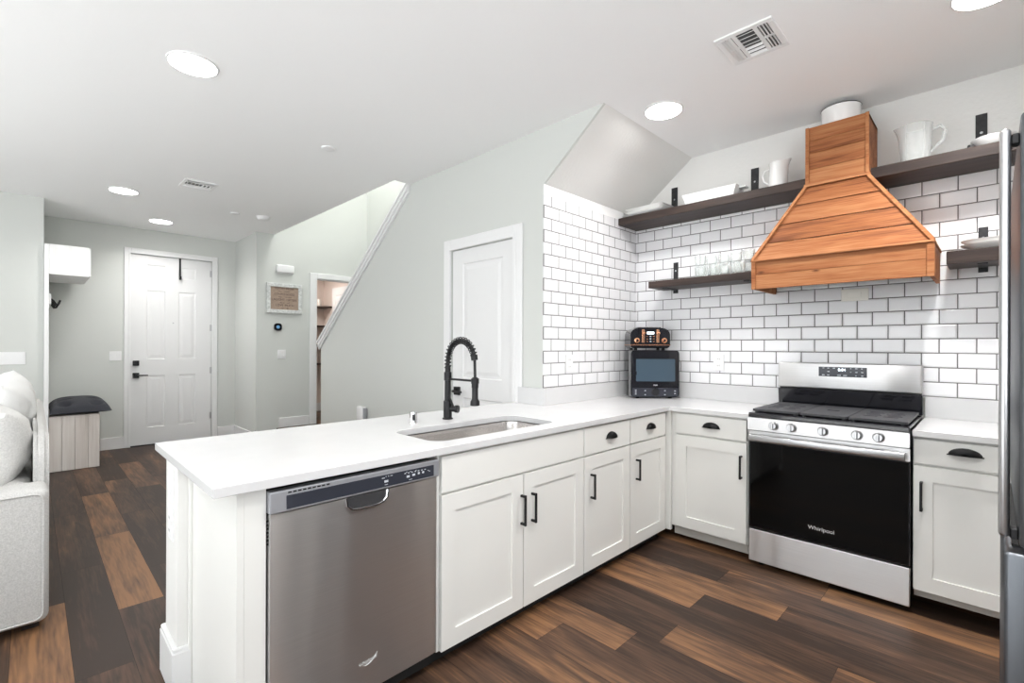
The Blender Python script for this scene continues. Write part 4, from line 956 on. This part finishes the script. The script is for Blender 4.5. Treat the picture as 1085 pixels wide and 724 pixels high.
# cushion
def pillow(bm, sx, sy, sz, n=24, tuft=None, e=3.2, wr=0, seed=0):
    V = {}
    for s in (1, -1):
        for i in range(n+1):
            for j in range(n+1):
                u, v = -1+2*i/n, -1+2*j/n
                edge = (1-abs(u)**e)*(1-abs(v)**e)
                h = sz*max(0, edge)**.45
                pin = 1-.10*(1-max(abs(u), abs(v)))*0-.06*(1-min(abs(u), abs(v))**2)*(max(abs(u), abs(v))**4)
                if tuft and edge > .01:
                    for (tu, tv) in tuft: h -= sz*.75*math.exp(-((u-tu)**2*sx*sx+(v-tv)**2*sy*sy)/.0016)
                if wr: h += wr*edge*noise.noise(Vector((u*3+seed, v*3, s*2.0)))+wr*.5*edge*noise.noise(Vector((u*8+seed, v*5, s)))
                key = (i, j, s if 0 < i < n and 0 < j < n else 0)
                if key not in V: V[key] = bm.verts.new((u*sx*pin, v*sy*pin, s*h))
    for s in (1, -1):
        for i in range(n):
            for j in range(n):
                q = [V[(a, b, s if 0 < a < n and 0 < b < n else 0)] for a, b in ((i, j), (i+1, j), (i+1, j+1), (i, j+1))]
                try: bm.faces.new(q if s > 0 else q[::-1])
                except ValueError: pass
    return bm
bm = pillow(bmesh.new(), .47, .25, .13, 44, [(a, b) for a in (-.75, -.25, .25, .75) for b in (-.5, .5)])
for v in bm.verts:
    if v.co.z < 0: v.co.z *= .2
o = obj('seat_cushion', bm, 'cushion', None, (-7.28, .38, .606), smooth=60); tag(o, 'tufted charcoal seat cushion on the hall tree bench', 'cushion')

# ------------------------------------------------------------------ sofa with pillows
t = thing('sofa', 'pale grey upholstered sofa seen from its end at the left edge', 'sofa', (0, 0, 0))
def rbox(x0, x1, y0, y1, z0, z1, b, seg=4): return BX(x0, x1, y0, y1, z0, z1, bev=b, seg=seg)
obj('arm', rbox(-3.335, -3.108, -.95, .062, .035, .655, .035), 'sofa', t, smooth=50)
obj('arm', rbox(-5.60, -5.37, -.95, .062, .035, .655, .035), 'sofa', t, smooth=50)
bm = bmesh.new(); prism(bm, [(-5.58, .04), (-3.34, .04), (-3.33, .70), (-3.36, .80), (-3.45, .875), (-3.55, .885), (-5.45, .885), (-5.56, .84), (-5.58, .75)], 1, .008, .066, .018); obj('backrest', bm, 'sofa', t, smooth=50)
obj('back_cushion', rbox(-5.36, -4.37, -.13, .006, .462, .645, .05), 'sofa', t, smooth=50); obj('back_cushion', rbox(-4.35, -3.34, -.13, .006, .462, .645, .05), 'sofa', t, smooth=50)
obj('seat_base', rbox(-5.37, -3.336, -.93, -.161, .06, .27, .02), 'sofa', t, smooth=50)
for a in (-5.365, -4.35): obj('seat_cushion', rbox(a, a+1.01, -.94, -.165, .272, .46, .05), 'sofa', t, smooth=50)
bm = bmesh.new(); rr2 = rrect(-.93, .042, .055, .635, .03, 4); tube(bm, [(-3.108, y, z) for y, z in rr2]+[(-3.108, *rr2[0])], .005, 6); obj('piping', bm, 'sofa', t, smooth=60)
for x in (-3.2, -5.5):
    for y in (-.88, 0): obj('foot', BX(x-.03, x+.03, y-.03, y+.03, 0, .036), 'shelf', t)
for i, (lab, loc, rot, sx, sy, sz, m, n_) in enumerate((
        ('large grey woven pillow against the near end of the sofa back', (-3.66, -.135, .80), (82, 0, 4), .30, .195, .13, 'pillow', 1),
        ('white wrinkled pillow in the middle of the sofa back', (-4.34, -.13, .86), (80, 0, -5), .31, .23, .14, 'pillow_white', 2),
        ('white pillow standing at the far end of the sofa back', (-5.04, -.13, .87), (82, 6, 0), .31, .23, .14, 'pillow_white', 3))):
    o = obj('pillow', pillow(bmesh.new(), sx, sy, sz, 28, None, 2.6, .02, n_), m, None, loc, [R(a) for a in rot], smooth=60); tag(o, lab, 'pillow', 'pillows on the sofa')
